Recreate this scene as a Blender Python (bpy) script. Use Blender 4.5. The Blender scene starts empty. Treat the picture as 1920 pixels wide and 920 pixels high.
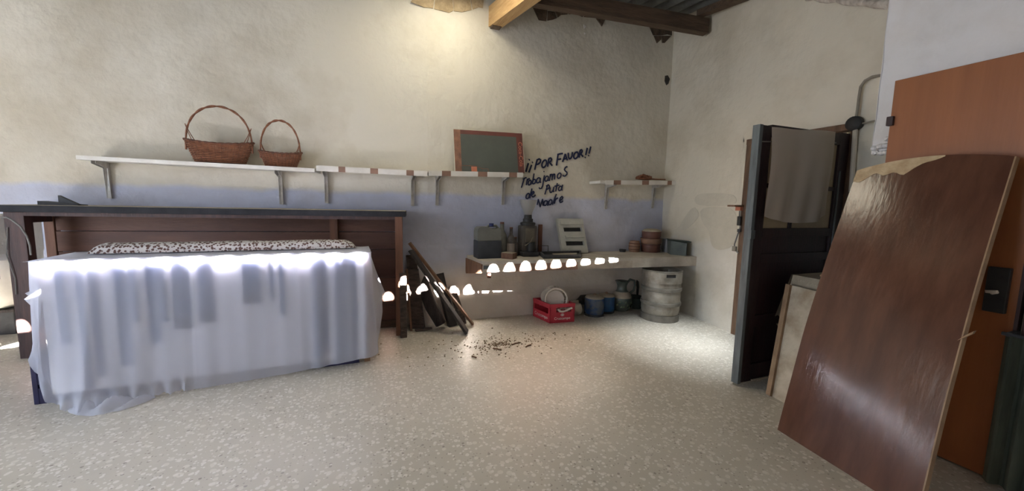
import bpy, bmesh, math, random
from mathutils import Vector as V, Matrix, noise
random.seed(7)
C = bpy.context.scene.collection
S = bpy.context.scene
PI = math.pi

# ------------------------------------------------------------------ camera
FPX, YAW, PITCH, ROLL, CH = 720.17, 0.367065, 0.107486, -0.0219793, 1.25
cy, sy, cp, sp, cr, sr = math.cos(YAW), math.sin(YAW), math.cos(PITCH), math.sin(PITCH), math.cos(ROLL), math.sin(ROLL)
FW = V((sy*cp, cy*cp, -sp)); R0 = V((cy, -sy, 0)); D0 = FW.cross(R0)
RT = cr*R0 + sr*D0; DN = -sr*R0 + cr*D0
CAM = V((0, 0, CH))
cd = bpy.data.cameras.new('camera'); cam = bpy.data.objects.new('camera', cd); C.objects.link(cam)
cd.sensor_fit = 'HORIZONTAL'; cd.sensor_width = 36.0; cd.lens = FPX/1920*36.0; cd.clip_start = 0.02
m = Matrix.Identity(4)
for i in range(3):
    m[i][0] = RT[i]; m[i][1] = -DN[i]; m[i][2] = -FW[i]; m[i][3] = CAM[i]
cam.matrix_world = m
S.camera = cam

def at(px, py, ax, val):                       # a point of the photograph on a known plane of the room
    d = (px-960)/FPX*RT + (py-460)/FPX*DN + FW
    i = 'xyz'.index(ax)
    return CAM + d*((val-CAM[i])/d[i])

# ------------------------------------------------------------------ world, sun, daylight, exposure
w = bpy.data.worlds.new('sky'); S.world = w; w.use_nodes = True
w.node_tree.nodes['Background'].inputs[0].default_value = (0.55, 0.72, 1.0, 1)
w.node_tree.nodes['Background'].inputs[1].default_value = 0.6
def light(name, kind, loc, aim, energy, color, sx=1, sy_=1, spread=None):
    l = bpy.data.lights.new(name, kind); o = bpy.data.objects.new(name, l); C.objects.link(o)
    o.location = loc; l.energy = energy; l.color = color
    d = (V(aim)-V(loc)).normalized()
    o.rotation_euler = d.to_track_quat('-Z', 'Y').to_euler()
    if kind == 'AREA':
        l.shape = 'RECTANGLE'; l.size = sx; l.size_y = sy_
        if spread: l.spread = math.radians(spread)
    return o
SLOPE = 0.626
AZ = .10
sun = light('sun', 'SUN', (0, -6, 6), (AZ, -5, 6-SLOPE), 750, (1.0, 0.95, 0.90)); sun.data.angle = math.radians(0.5)
light('daylight_yard_gate', 'AREA', (-3.95, 1.65, 1.15), (0, 1.65, 1.15), 68, (0.74, 0.85, 1.0), 1.9, 2.1)
light('daylight_side_window', 'AREA', (-3.95, 3.6, 2.45), (0, 3.4, 2.0), 8, (1.0, 0.95, 0.85), 1.3, 0.9)
light('added_floor_patch_lamp', 'AREA', (2.60, 2.32, 3.08), (2.88, 2.62, 0), 5, (0.9, 0.96, 1.0), .3, .3, 34)  # added lamp making the bright floor patch; no such opening is known
light('daylight_roof_light', 'AREA', (0.68, 3.30, 3.27), (0.66, 3.34, 0), 15, (1.0, 0.92, 0.72), .75, .6)
S.view_settings.view_transform = 'Standard'; S.view_settings.look = 'None'
S.view_settings.exposure = 0.16; S.view_settings.gamma = 1.0; S.view_settings.use_curve_mapping = False
cyc = S.cycles
cyc.use_denoising = True; cyc.max_bounces = 10; cyc.diffuse_bounces = 6; cyc.glossy_bounces = 4
cyc.transparent_max_bounces = 12; cyc.sample_clamp_indirect = 60
cyc.caustics_reflective = False; cyc.caustics_refractive = False
try: cyc.use_guiding = True
except Exception: pass

# ------------------------------------------------------------------ materials
def mat(name, c1, c2=None, rough=.7, scale=6, bump=.0, bscale=40, spec=.4, metal=0, stretch=(1,1,1), detail=6, c3=None, lo=.35, hi=.65, coat=0):
    m = bpy.data.materials.new(name); m.use_nodes = True; nt = m.node_tree; N = nt.nodes; L = nt.links
    b = N['Principled BSDF']
    b.inputs['Roughness'].default_value = rough; b.inputs['Metallic'].default_value = metal
    b.inputs['Specular IOR Level'].default_value = spec
    b.inputs['Coat Weight'].default_value = coat
    tc = N.new('ShaderNodeTexCoord'); mp = N.new('ShaderNodeMapping'); mp.inputs['Scale'].default_value = stretch
    L.new(tc.outputs['Object'], mp.inputs['Vector'])
    if c2 is None: c2 = tuple(x*.8 for x in c1)
    n = N.new('ShaderNodeTexNoise'); n.inputs['Scale'].default_value = scale; n.inputs['Detail'].default_value = detail; n.inputs['Roughness'].default_value = .6
    L.new(mp.outputs[0], n.inputs['Vector'])
    r = N.new('ShaderNodeValToRGB'); r.color_ramp.elements[0].position = lo; r.color_ramp.elements[1].position = hi
    r.color_ramp.elements[0].color = (*c2, 1); r.color_ramp.elements[1].color = (*c1, 1)
    if c3:
        e = r.color_ramp.elements.new((lo+hi)/2); e.color = (*c3, 1)
    L.new(n.outputs['Fac'], r.inputs[0]); L.new(r.outputs[0], b.inputs['Base Color'])
    if bump:
        n2 = N.new('ShaderNodeTexNoise'); n2.inputs['Scale'].default_value = bscale; n2.inputs['Detail'].default_value = 5
        L.new(mp.outputs[0], n2.inputs['Vector'])
        bp = N.new('ShaderNodeBump'); bp.inputs['Strength'].default_value = bump; bp.inputs['Distance'].default_value = .02
        L.new(n2.outputs['Fac'], bp.inputs['Height']); L.new(bp.outputs[0], b.inputs['Normal'])
    return m

def plaster(name, upper, lower, split, wob=.05, base=None):
    """lime-washed plaster: cream above, a bluish whitewashed dado below the height `split`, stains and trowel relief"""
    m = bpy.data.materials.new(name); m.use_nodes = True; nt = m.node_tree; N = nt.nodes; L = nt.links
    b = N['Principled BSDF']; b.inputs['Roughness'].default_value = .85; b.inputs['Specular IOR Level'].default_value = .25
    g = N.new('ShaderNodeNewGeometry')
    sx = N.new('ShaderNodeSeparateXYZ'); L.new(g.outputs['Position'], sx.inputs[0])
    n = N.new('ShaderNodeTexNoise'); n.inputs['Scale'].default_value = 3.0; n.inputs['Detail'].default_value = 7; L.new(g.outputs['Position'], n.inputs['Vector'])
    a = N.new('ShaderNodeMath'); a.operation = 'MULTIPLY_ADD'; a.inputs[1].default_value = wob*2; L.new(n.outputs['Fac'], a.inputs[0]); L.new(sx.outputs['Z'], a.inputs[2])
    mr = N.new('ShaderNodeMapRange'); mr.inputs['From Min'].default_value = split+wob-.02; mr.inputs['From Max'].default_value = split+wob+.03
    L.new(a.outputs[0], mr.inputs['Value'])
    mx = N.new('ShaderNodeMix'); mx.data_type = 'RGBA'; mx.inputs['A'].default_value = (*lower, 1)
    if base:
        m2 = N.new('ShaderNodeMapRange'); m2.inputs['From Min'].default_value = .50; m2.inputs['From Max'].default_value = .72; L.new(a.outputs[0], m2.inputs['Value'])
        x2 = N.new('ShaderNodeMix'); x2.data_type = 'RGBA'; x2.inputs['A'].default_value = (*base, 1); x2.inputs['B'].default_value = (*lower, 1); L.new(m2.outputs[0], x2.inputs['Factor']); L.new(x2.outputs['Result'], mx.inputs['A'])
    mx.inputs['B'].default_value = (*upper, 1)
    L.new(mr.outputs[0], mx.inputs['Factor'])
    n2 = N.new('ShaderNodeTexNoise'); n2.inputs['Scale'].default_value = 1.1; n2.inputs['Detail'].default_value = 8; n2.inputs['Roughness'].default_value = .62
    L.new(g.outputs['Position'], n2.inputs['Vector'])
    r = N.new('ShaderNodeValToRGB'); r.color_ramp.elements[0].position = .32; r.color_ramp.elements[1].position = .56
    r.color_ramp.elements[0].color = (.80, .77, .72, 1); r.color_ramp.elements[1].color = (1, 1, 1, 1); L.new(n2.outputs['Fac'], r.inputs[0])
    ml = N.new('ShaderNodeMix'); ml.data_type = 'RGBA'; ml.blend_type = 'MULTIPLY'; ml.inputs['Factor'].default_value = 1
    L.new(mx.outputs['Result'], ml.inputs['A']); L.new(r.outputs[0], ml.inputs['B']); L.new(ml.outputs['Result'], b.inputs['Base Color'])
    n3 = N.new('ShaderNodeTexNoise'); n3.inputs['Scale'].default_value = 14; n3.inputs['Detail'].default_value = 8; L.new(g.outputs['Position'], n3.inputs['Vector'])
    bp = N.new('ShaderNodeBump'); bp.inputs['Strength'].default_value = .35; bp.inputs['Distance'].default_value = .03
    L.new(n3.outputs['Fac'], bp.inputs['Height']); L.new(bp.outputs[0], b.inputs['Normal'])
    return m

def terrazzo():
    m = bpy.data.materials.new('terrazzo'); m.use_nodes = True; nt = m.node_tree; N = nt.nodes; L = nt.links
    b = N['Principled BSDF']; b.inputs['Specular IOR Level'].default_value = .5
    g = N.new('ShaderNodeNewGeometry')
    def mixc(fac, A, B, typ='MIX'):
        x = N.new('ShaderNodeMix'); x.data_type = 'RGBA'; x.blend_type = typ
        for k, v in (('Factor', fac), ('A', A), ('B', B)):
            if isinstance(v, (tuple, float, int)): x.inputs[k].default_value = v if not isinstance(v, tuple) else (*v, 1)
            else: L.new(v, x.inputs[k])
        return x.outputs['Result']
    n = N.new('ShaderNodeTexNoise'); n.inputs['Scale'].default_value = 1.3; n.inputs['Detail'].default_value = 8; L.new(g.outputs['Position'], n.inputs['Vector'])
    base = mixc(n.outputs['Fac'], (.42, .395, .335), (.53, .50, .43))
    nw = N.new('ShaderNodeTexNoise'); nw.inputs['Scale'].default_value = 30; L.new(g.outputs['Position'], nw.inputs['Vector'])
    wp = N.new('ShaderNodeVectorMath'); wp.operation = 'MULTIPLY_ADD'; wp.inputs[1].default_value = (.012, .012, .012)
    L.new(nw.outputs['Color'], wp.inputs[0]); L.new(g.outputs['Position'], wp.inputs[2])
    cur = base
    for scale, size, col, dens in ((24, .34, (.60, .57, .50), .55), (36, .36, (.66, .63, .575), .62), (30, .22, (.26, .23, .195), .88), (55, .34, (.66, .64, .59), .68), (70, .30, (.30, .27, .23), .82)):
        vo = N.new('ShaderNodeTexVoronoi'); vo.inputs['Scale'].default_value = scale; L.new(wp.outputs[0], vo.inputs['Vector'])
        lt = N.new('ShaderNodeMath'); lt.operation = 'LESS_THAN'; lt.inputs[1].default_value = size; L.new(vo.outputs['Distance'], lt.inputs[0])
        sp_ = N.new('ShaderNodeSeparateColor'); L.new(vo.outputs['Color'], sp_.inputs[0])
        gt = N.new('ShaderNodeMath'); gt.operation = 'GREATER_THAN'; gt.inputs[1].default_value = dens; L.new(sp_.outputs[0], gt.inputs[0])
        ml = N.new('ShaderNodeMath'); ml.operation = 'MULTIPLY'; L.new(lt.outputs[0], ml.inputs[0]); L.new(gt.outputs[0], ml.inputs[1])
        cur = mixc(ml.outputs[0], cur, col)
    n4 = N.new('ShaderNodeTexNoise'); n4.inputs['Scale'].default_value = 2.6; n4.inputs['Detail'].default_value = 9; n4.inputs['Roughness'].default_value = .7; L.new(g.outputs['Position'], n4.inputs['Vector'])
    r = N.new('ShaderNodeMapRange'); r.inputs['From Min'].default_value = .40; r.inputs['From Max'].default_value = .72; L.new(n4.outputs['Fac'], r.inputs['Value'])
    sc = N.new('ShaderNodeMath'); sc.operation = 'MULTIPLY'; sc.inputs[1].default_value = .45; L.new(r.outputs[0], sc.inputs[0])
    cur = mixc(sc.outputs[0], cur, (.58, .54, .47))
    L.new(cur, b.inputs['Base Color'])
    rr = N.new('ShaderNodeMapRange'); rr.inputs['To Min'].default_value = .30; rr.inputs['To Max'].default_value = .55; L.new(n4.outputs['Fac'], rr.inputs['Value']); L.new(rr.outputs[0], b.inputs['Roughness'])
    bp = N.new('ShaderNodeBump'); bp.inputs['Strength'].default_value = .12; bp.inputs['Distance'].default_value = .01
    L.new(n4.outputs['Fac'], bp.inputs['Height']); L.new(bp.outputs[0], b.inputs['Normal'])
    return m

def sheer(name, col, transp=.22, transl=.35):
    m = bpy.data.materials.new(name); m.use_nodes = True; nt = m.node_tree; N = nt.nodes; L = nt.links
    N.remove(N['Principled BSDF']); out = N['Material Output']
    tc = N.new('ShaderNodeTexCoord'); n = N.new('ShaderNodeTexNoise'); n.inputs['Scale'].default_value = 260; n.inputs['Detail'].default_value = 2
    L.new(tc.outputs['Object'], n.inputs['Vector'])
    bp = N.new('ShaderNodeBump'); bp.inputs['Strength'].default_value = .15; bp.inputs['Distance'].default_value = .004; L.new(n.outputs['Fac'], bp.inputs['Height'])
    d = N.new('ShaderNodeBsdfDiffuse'); d.inputs[0].default_value = (*col, 1); L.new(bp.outputs[0], d.inputs['Normal'])
    t = N.new('ShaderNodeBsdfTranslucent'); t.inputs[0].default_value = (*col, 1)
    p = N.new('ShaderNodeBsdfTransparent'); p.inputs[0].default_value = (1, 1, 1, 1)
    a = N.new('ShaderNodeMixShader'); a.inputs[0].default_value = transl; L.new(d.outputs[0], a.inputs[1]); L.new(t.outputs[0], a.inputs[2])
    c = N.new('ShaderNodeMixShader'); c.inputs[0].default_value = transp; L.new(a.outputs[0], c.inputs[1]); L.new(p.outputs[0], c.inputs[2])
    L.new(c.outputs[0], out.inputs['Surface'])
    return m

def spotted(name):
    m = mat(name, (.52, .49, .47), (.46, .43, .41), .9)
    nt = m.node_tree; N = nt.nodes; L = nt.links; b = N['Principled BSDF']
    tc = N.new('ShaderNodeTexCoord'); vo = N.new('ShaderNodeTexVoronoi'); vo.inputs['Scale'].default_value = 58
    L.new(tc.outputs['Object'], vo.inputs['Vector'])
    r = N.new('ShaderNodeValToRGB'); r.color_ramp.elements[0].position = .40; r.color_ramp.elements[1].position = .52
    r.color_ramp.elements[0].color = (.10, .055, .045, 1); r.color_ramp.elements[1].color = (.50, .48, .47, 1)
    L.new(vo.outputs['Distance'], r.inputs[0]); L.new(r.outputs[0], b.inputs['Base Color'])
    return m

CREAM = (.66, .62, .535); DADO = (.55, .575, .70)
M = {}
M['wall'] = plaster('lime plaster', CREAM, DADO, 1.33, .05, (.68, .63, .585))
M['wall2'] = plaster('lime plaster cream', (.68, .63, .53), (.69, .66, .60), .9, .2)
M['wall3'] = plaster('whitewash', (.72, .71, .72), (.70, .68, .66), 1.6, .2)
M['patch'] = mat('repair plaster', (.64, .595, .50), (.57, .53, .445), .9, 5, .3, 30)
M['floor'] = terrazzo()
M['sheet'] = mat('fibre cement', (.16, .16, .15), (.09, .09, .085), .9, 5, .2, 30)
M['beam_dark'] = mat('dark timber', (.12, .078, .05), (.065, .042, .028), .75, 8, .4, 30, stretch=(.3, 3, 3))
M['beam_light'] = mat('pale timber', (.55, .36, .17), (.40, .24, .10), .7, 7, .4, 30, stretch=(4, .35, 4))
M['white_pole'] = mat('limed timber', (.62, .58, .52), (.35, .30, .26), .85, 14, .5, 40)
M['stone'] = mat('brown stone', (.16, .11, .075), (.07, .05, .035), .95, 12, .8, 40)
M['stone_lit'] = mat('lit brown stone', (.52, .40, .25), (.36, .27, .16), .95, 12, .8, 40)  # brown stone with the warm daylight on it painted into the colour
M['bar_top'] = mat('bar top', (.036, .036, .042), (.022, .022, .026), .75, 8, .1, spec=.2)
M['bar_post'] = mat('bar post', (.085, .042, .038), (.045, .026, .026), .55, 9, .2, 40, stretch=(3, 3, .3))
M['bar_panel'] = mat('bar panel', (.15, .072, .050), (.095, .046, .036), .6, 3, .15, 30, stretch=(.4, 3, 3))
M['bar_stud'] = mat('bar stud', (.24, .11, .065), (.15, .07, .045), .6, 5, .15, 30, stretch=(3, 3, .3))
M['cloth'] = sheer('sheer cloth', (.70, .73, .85), .36, .35)
M['lining'] = mat('added pale lining', (.80, .78, .80), (.74, .72, .75), .9, 3)
M['blind'] = mat('blind strip', (.11, .14, .26), (.09, .115, .22), .9, 6)
M['navy'] = mat('navy plastic', (.028, .026, .085), (.018, .016, .05), .45, 6)
M['spotted'] = spotted('spotted cloth')
M['wood'] = mat('plain wood', (.30, .18, .10), (.20, .115, .06), .65, 6, .2, 40, stretch=(3, 3, .4))
M['shelf'] = mat('white shelf', (.78, .75, .70), (.66, .62, .56), .55, 5, .1)
M['tape'] = mat('brown tape', (.30, .17, .12), (.24, .14, .10), .6, 9)
M['bracket'] = mat('bracket steel', (.56, .54, .50), (.40, .37, .34), .5, 20, .1, 60, metal=.2)
M['wicker'] = mat('wicker', (.30, .125, .065), (.17, .065, .035), .5, 30, .3, 90)
M['wicker_d'] = mat('wicker dark', (.15, .06, .035), (.085, .035, .022), .55, 30, .3, 90)
M['board_g'] = mat('poster green grey', (.105, .115, .10), (.085, .092, .082), .55, 4)
M['board_r'] = mat('poster red brown', (.17, .055, .045), (.12, .045, .038), .6, 8)
M['board_o'] = mat('poster rust', (.30, .145, .09), (.17, .09, .065), .7, 14)
M['board_e'] = mat('poster edge', (.66, .62, .52), None, .6)
M['orange'] = mat('orange print', (.62, .22, .13), (.52, .18, .11), .6)
M['ink'] = mat('navy wall paint', (.010, .016, .055), (.016, .022, .07), .6, 30)
M['slab'] = mat('worn slab', (.58, .53, .46), (.44, .39, .33), .8, 6, .3, 30)
M['slab_face'] = mat('slab face', (.50, .44, .36), (.36, .30, .24), .8, 9, .3, 30)
M['slab_br'] = mat('slab face brown', (.34, .21, .15), (.24, .15, .11), .75, 9)
M['jerry'] = mat('dusty jerrycan', (.20, .20, .175), (.14, .14, .13), .7, 6, .15)
M['jerry_b'] = mat('dark liquid', (.055, .06, .07), (.035, .04, .05), .6, 6)
M['cap'] = mat('blue cap', (.02, .03, .12), None, .5)
M['glassd'] = mat('dusty dark bottle', (.045, .035, .035), (.11, .10, .095), .45, 14)
M['label'] = mat('faded label', (.34, .29, .25), (.26, .22, .2), .8, 12)
M['brick'] = mat('brown block', (.20, .11, .075), (.13, .07, .05), .85, 18, .3)
M['dust'] = mat('dusty top', (.42, .36, .28), (.32, .27, .21), .9, 12)
M['grind'] = mat('grinder body', (.10, .085, .07), (.055, .05, .045), .5, 8, .1, spec=.5)
M['grind2'] = mat('grinder plate', (.22, .19, .15), (.15, .13, .10), .4, 8, metal=.4)
M['black'] = mat('black', (.016, .016, .018), (.03, .028, .027), .55, 14)
M['blackgrey'] = mat('dusty black', (.055, .055, .06), (.035, .035, .038), .65, 10, .2)
M['stick'] = mat('red brown wood', (.16, .065, .04), (.11, .045, .03), .55, 8, stretch=(3, 3, .4))
M['boxgrey'] = mat('grey plastic', (.44, .44, .40), (.34, .34, .31), .6, 6)
M['copper'] = mat('brown pot', (.17, .075, .055), (.11, .05, .04), .5, 9)
M['copper2'] = mat('tan pot', (.30, .17, .11), (.21, .12, .08), .55, 9)
M['scale'] = mat('grey green tin', (.12, .14, .13), (.08, .095, .09), .5, 7)
M['carton'] = mat('grey carton', (.34, .34, .36), (.28, .28, .30), .85, 7)
M['steel'] = mat('dusty keg steel', (.36, .34, .30), (.20, .175, .145), .52, 7, .15, 30, metal=.35, c3=(.30, .275, .235))
M['steel_d'] = mat('keg band', (.24, .22, .19), (.15, .14, .12), .6, 9, .2, 30, metal=.3)
M['red'] = mat('red crate', (.50, .030, .055), (.40, .024, .042), .42, 6, spec=.5)
M['white_p'] = mat('off-white plastic', (.74, .68, .60), (.62, .55, .47), .55, 6)
M['plate'] = mat('plate', (.62, .57, .51), (.52, .46, .40), .5, 6)
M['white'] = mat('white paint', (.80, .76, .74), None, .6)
M['gas'] = mat('blue gas can', (.022, .06, .16), (.10, .11, .13), .5, 12, lo=.45, hi=.6)
M['gas2'] = mat('bright blue gas can', (.02, .10, .25), (.03, .07, .16), .5, 10)
M['jug'] = mat('green glazed jug', (.05, .075, .07), (.09, .095, .08), .35, 12, spec=.6)
M['jugd'] = mat('jug vine relief', (.16, .20, .13), (.10, .13, .08), .5, 14)
M['green_d'] = mat('dark green pot', (.022, .032, .028), (.035, .045, .04), .5, 10)
M['mat_g'] = mat('grey roofing felt', (.13, .125, .12), (.09, .088, .085), .8, 20, .4, 90)
M['pale_st'] = mat('pale stone', (.62, .57, .48), (.52, .47, .39), .9, 8)
M['scrap'] = mat('charred wood', (.05, .04, .038), (.028, .023, .022), .85, 10, .5, 40, stretch=(3, 3, .5))
M['scrap2'] = mat('grey old wood', (.125, .092, .078), (.06, .045, .04), .85, 10, .6, 40, stretch=(1, 1, 4))
M['scrap3'] = mat('brown batten', (.26, .14, .085), (.16, .09, .055), .8, 10, .3, 40, stretch=(3, 3, .4))
M['door_paint'] = mat('blue grey door edge', (.13, .15, .155), (.08, .092, .097), .45, 10, .15, 40, stretch=(4, 4, .6))
M['door_dark'] = mat('dark maroon door', (.030, .012, .014), (.016, .008, .010), .45, 7, .15, 40, stretch=(4, 4, .5))
M['frame_w'] = mat('door frame wood', (.17, .10, .06), (.10, .06, .04), .75, 9, .3, 40, stretch=(4, 4, .5))
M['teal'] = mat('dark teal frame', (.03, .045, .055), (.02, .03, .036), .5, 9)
M['curtain'] = sheer('curtain linen', (.62, .56, .49), .05, .22)
M['glass_p'] = mat('warm frosted glass', (.42, .34, .22), (.36, .29, .19), .4, 5)
M['odoor'] = mat('orange veneer door', (.30, .105, .034), (.25, .085, .027), .42, 3, .05, 30, stretch=(4, 4, .25), spec=.4)
M['odoor_e'] = mat('door edge strip', (.50, .30, .16), (.38, .22, .11), .5, 8)
M['bigboard'] = mat('varnished table top', (.125, .056, .034), (.080, .034, .022), .175, 3.5, .06, 14, stretch=(1.6, 3.2, .5), spec=.5)
M['bigboard_e'] = mat('table top edge', (.36, .24, .14), (.24, .15, .085), .6, 10)
M['bigboard_t'] = mat('worn end with glare', (.58, .45, .28), (.40, .28, .16), .5, 14, .5, 25)
M['panelw'] = mat('stained pale panel', (.56, .49, .38), (.33, .26, .18), .75, 5, .15, 30, lo=.34, hi=.56)
M['canvas'] = mat('old canvas', (.40, .345, .26), (.29, .245, .18), .95, 7, .3, 40)
M['conduit'] = mat('grey conduit', (.30, .27, .22), (.22, .19, .15), .7, 9)
M['wire'] = mat('grey cable', (.22, .21, .20), None, .6)
M['greenc'] = mat('grey green curtain', (.15, .165, .12), (.09, .10, .075), .9, 6, stretch=(1, 5, .4))
M['metal_l'] = mat('bright metal', (.72, .68, .58), (.6, .55, .45), .3, 8, metal=.7)
M['dirt'] = mat('dirt', (.17, .12, .075), (.26, .20, .14), .95, 14, .5, 60)
M['twig'] = mat('twig', (.17, .09, .05), (.10, .055, .035), .9, 14)
M['bucket'] = mat('white enamel', (.72, .70, .66), (.60, .57, .53), .5, 5)
M['translucent'] = mat('added pale roof sheet', (.80, .78, .60), None, .5)
M['hopper'] = None
def hopper_mat():
    m = bpy.data.materials.new('dusty clear plastic'); m.use_nodes = True; nt = m.node_tree; N = nt.nodes; L = nt.links
    b = N['Principled BSDF']; b.inputs['Base Color'].default_value = (.42, .40, .38, 1); b.inputs['Roughness'].default_value = .5
    t = N.new('ShaderNodeBsdfTransparent'); x = N.new('ShaderNodeMixShader'); x.inputs[0].default_value = .55
    L.new(b.outputs[0], x.inputs[1]); L.new(t.outputs[0], x.inputs[2]); L.new(x.outputs[0], N['Material Output'].inputs['Surface'])
    return m
M['hopper'] = hopper_mat()
M['pane'] = hopper_mat()

# ------------------------------------------------------------------ mesh helpers
def B(): return bmesh.new()
def obj(name, bm, m, parent=None, smooth=False, loc=None):
    me = bpy.data.meshes.new(name)
    bmesh.ops.recalc_face_normals(bm, faces=bm.faces[:])
    if smooth:
        for f in bm.faces: f.smooth = True
    bm.to_mesh(me); bm.free()
    me.materials.append(M[m] if isinstance(m, str) else m)
    o = bpy.data.objects.new(name, me); C.objects.link(o)
    if smooth:
        try: me.set_sharp_from_angle(angle=math.radians(42))
        except Exception: pass
    if parent is not None:
        o.parent = parent; o.matrix_parent_inverse = parent.matrix_basis.inverted()
    return o
def thing(name, label, cat, loc=(0, 0, 0), group=None):
    o = bpy.data.objects.new(name, None); C.objects.link(o); o.location = loc; o.empty_display_size = .05
    o['label'] = label; o['category'] = cat
    if group: o['group'] = group
    return o
def tag(o, label, cat, group=None):
    o['label'] = label; o['category'] = cat
    if group: o['group'] = group
    return o
def struct(o, label=None, cat=None):
    o['kind'] = 'structure'
    if label: o['label'] = label
    if cat: o['category'] = cat
    return o
def lab(o, s): o['label'] = s; return o

def box(bm, c, s, U=V((1,0,0)), W=V((0,1,0)), Z=None, bev=0):
    """box centred at c with sizes s along the axes U, W, Z"""
    U = V(U).normalized(); W = V(W).normalized(); Z = V(Z).normalized() if Z is not None else U.cross(W).normalized()
    t = bmesh.new(); bmesh.ops.create_cube(t, size=1)
    for v in t.verts: v.co = V((v.co.x*s[0], v.co.y*s[1], v.co.z*s[2]))
    if bev: bmesh.ops.bevel(t, geom=t.edges[:], offset=bev, segments=2, affect='EDGES', profile=.6)
    for v in t.verts: v.co = V(c) + U*v.co.x + W*v.co.y + Z*v.co.z
    me = bpy.data.meshes.new('t'); t.to_mesh(me); t.free(); bm.from_mesh(me); bpy.data.meshes.remove(me)
    return bm
def box2(bm, a, b, bev=0):
    a, b = V(a), V(b)
    return box(bm, (a+b)/2, [abs(b[i]-a[i]) for i in range(3)], bev=bev)
def hexa(bm, p):        # p: bottom loop of 4, top loop of 4
    v = [bm.verts.new(V(q)) for q in p]
    for f in ((0,1,2,3), (4,5,6,7), (0,1,5,4), (1,2,6,5), (2,3,7,6), (3,0,4,7)): bm.faces.new([v[i] for i in f])
    return bm
def prism(bm, pts, ext):
    e = V(ext); n = len(pts)
    a = [bm.verts.new(V(p)) for p in pts]; b = [bm.verts.new(V(p)+e) for p in pts]
    bm.faces.new(a); bm.faces.new(b)
    for i in range(n): bm.faces.new((a[i], a[(i+1) % n], b[(i+1) % n], b[i]))
    return bm
def tube(bm, pts, r, n=8, cap=True):
    pts = [V(p) for p in pts]; rings = []; up = None
    for i, p in enumerate(pts):
        d = (pts[min(i+1, len(pts)-1)] - pts[max(i-1, 0)]).normalized()
        if up is None: up = V((0,0,1)) if abs(d.z) < .9 else V((1,0,0))
        a = d.cross(up)
        if a.length < 1e-5: a = d.orthogonal()
        a.normalize(); b_ = a.cross(d).normalized(); up = b_
        rr = r[i] if isinstance(r, (list, tuple)) else r
        rings.append([bm.verts.new(p + a*math.cos(k*2*PI/n)*rr + b_*math.sin(k*2*PI/n)*rr) for k in range(n)])
    for i in range(len(rings)-1):
        for k in range(n): bm.faces.new((rings[i][k], rings[i][(k+1) % n], rings[i+1][(k+1) % n], rings[i+1][k]))
    if cap: bm.faces.new(rings[0]); bm.faces.new(rings[-1])
    return bm
def lathe(bm, prof, c=(0,0,0), n=32, ax=V((0,0,1)), ex=(1,1), closed=False):
    """prof: (radius, height) pairs turned about ax"""
    ax = V(ax).normalized(); a = ax.orthogonal().normalized() if abs(ax.z) < .99 else V((1,0,0)); b = ax.cross(a).normalized(); c = V(c)
    rings = []
    for r, h in prof:
        if r < 1e-6: rings.append([bm.verts.new(c+ax*h)])
        else: rings.append([bm.verts.new(c + ax*h + a*math.cos(k*2*PI/n)*r*ex[0] + b*math.sin(k*2*PI/n)*r*ex[1]) for k in range(n)])
    L = len(rings)
    for i in range(L if closed else L-1):
        p, q = rings[i], rings[(i+1) % L]
        if len(p) == 1 and len(q) == 1: continue
        for k in range(n):
            k2 = (k+1) % n
            if len(p) == 1: bm.faces.new((p[0], q[k], q[k2]))
            elif len(q) == 1: bm.faces.new((p[k], p[k2], q[0]))
            else: bm.faces.new((p[k], p[k2], q[k2], q[k]))
    return bm
def arc(c, r, a0, a1, n, U, W):
    c, U, W = V(c), V(U), V(W)
    return [c + U*math.cos(a0+(a1-a0)*i/n)*r + W*math.sin(a0+(a1-a0)*i/n)*r for i in range(n+1)]
def ribbon(bm, pts, wdt, nrm, th):
    """a flat brush stroke of width wdt lying on a surface with normal nrm"""
    nrm = V(nrm); pts = [V(p) for p in pts]; L, R = [], []
    for i, p in enumerate(pts):
        d = (pts[min(i+1, len(pts)-1)] - pts[max(i-1, 0)]).normalized()
        s = d.cross(nrm).normalized()*wdt/2
        L.append(p+s); R.append(p-s)
    for i in range(len(pts)-1):
        hexa(bm, [L[i], R[i], R[i+1], L[i+1], L[i]+nrm*th, R[i]+nrm*th, R[i+1]+nrm*th, L[i+1]+nrm*th])
    return bm

# printed words
def txt(body, size, origin, ux, uz, mname, parent, name='printed_word', th=.001):
    cu_ = bpy.data.curves.new('t', 'FONT'); cu_.body = body; cu_.size = size; cu_.extrude = th/2; cu_.align_x = 'CENTER'
    o_ = bpy.data.objects.new('t', cu_); C.objects.link(o_)
    dg = bpy.context.evaluated_depsgraph_get(); me = bpy.data.meshes.new_from_object(o_.evaluated_get(dg)); bpy.data.objects.remove(o_); bpy.data.curves.remove(cu_)
    ux, uz = V(ux).normalized(), V(uz).normalized(); un = ux.cross(uz)
    for v in me.vertices: v.co = V(origin)+ux*v.co.x+uz*v.co.y+un*v.co.z
    me.materials.clear(); me.materials.append(M[mname]); me.name = name
    r = bpy.data.objects.new(name, me); C.objects.link(r); r.parent = parent; r.matrix_parent_inverse = parent.matrix_basis.inverted(); return r

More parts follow.
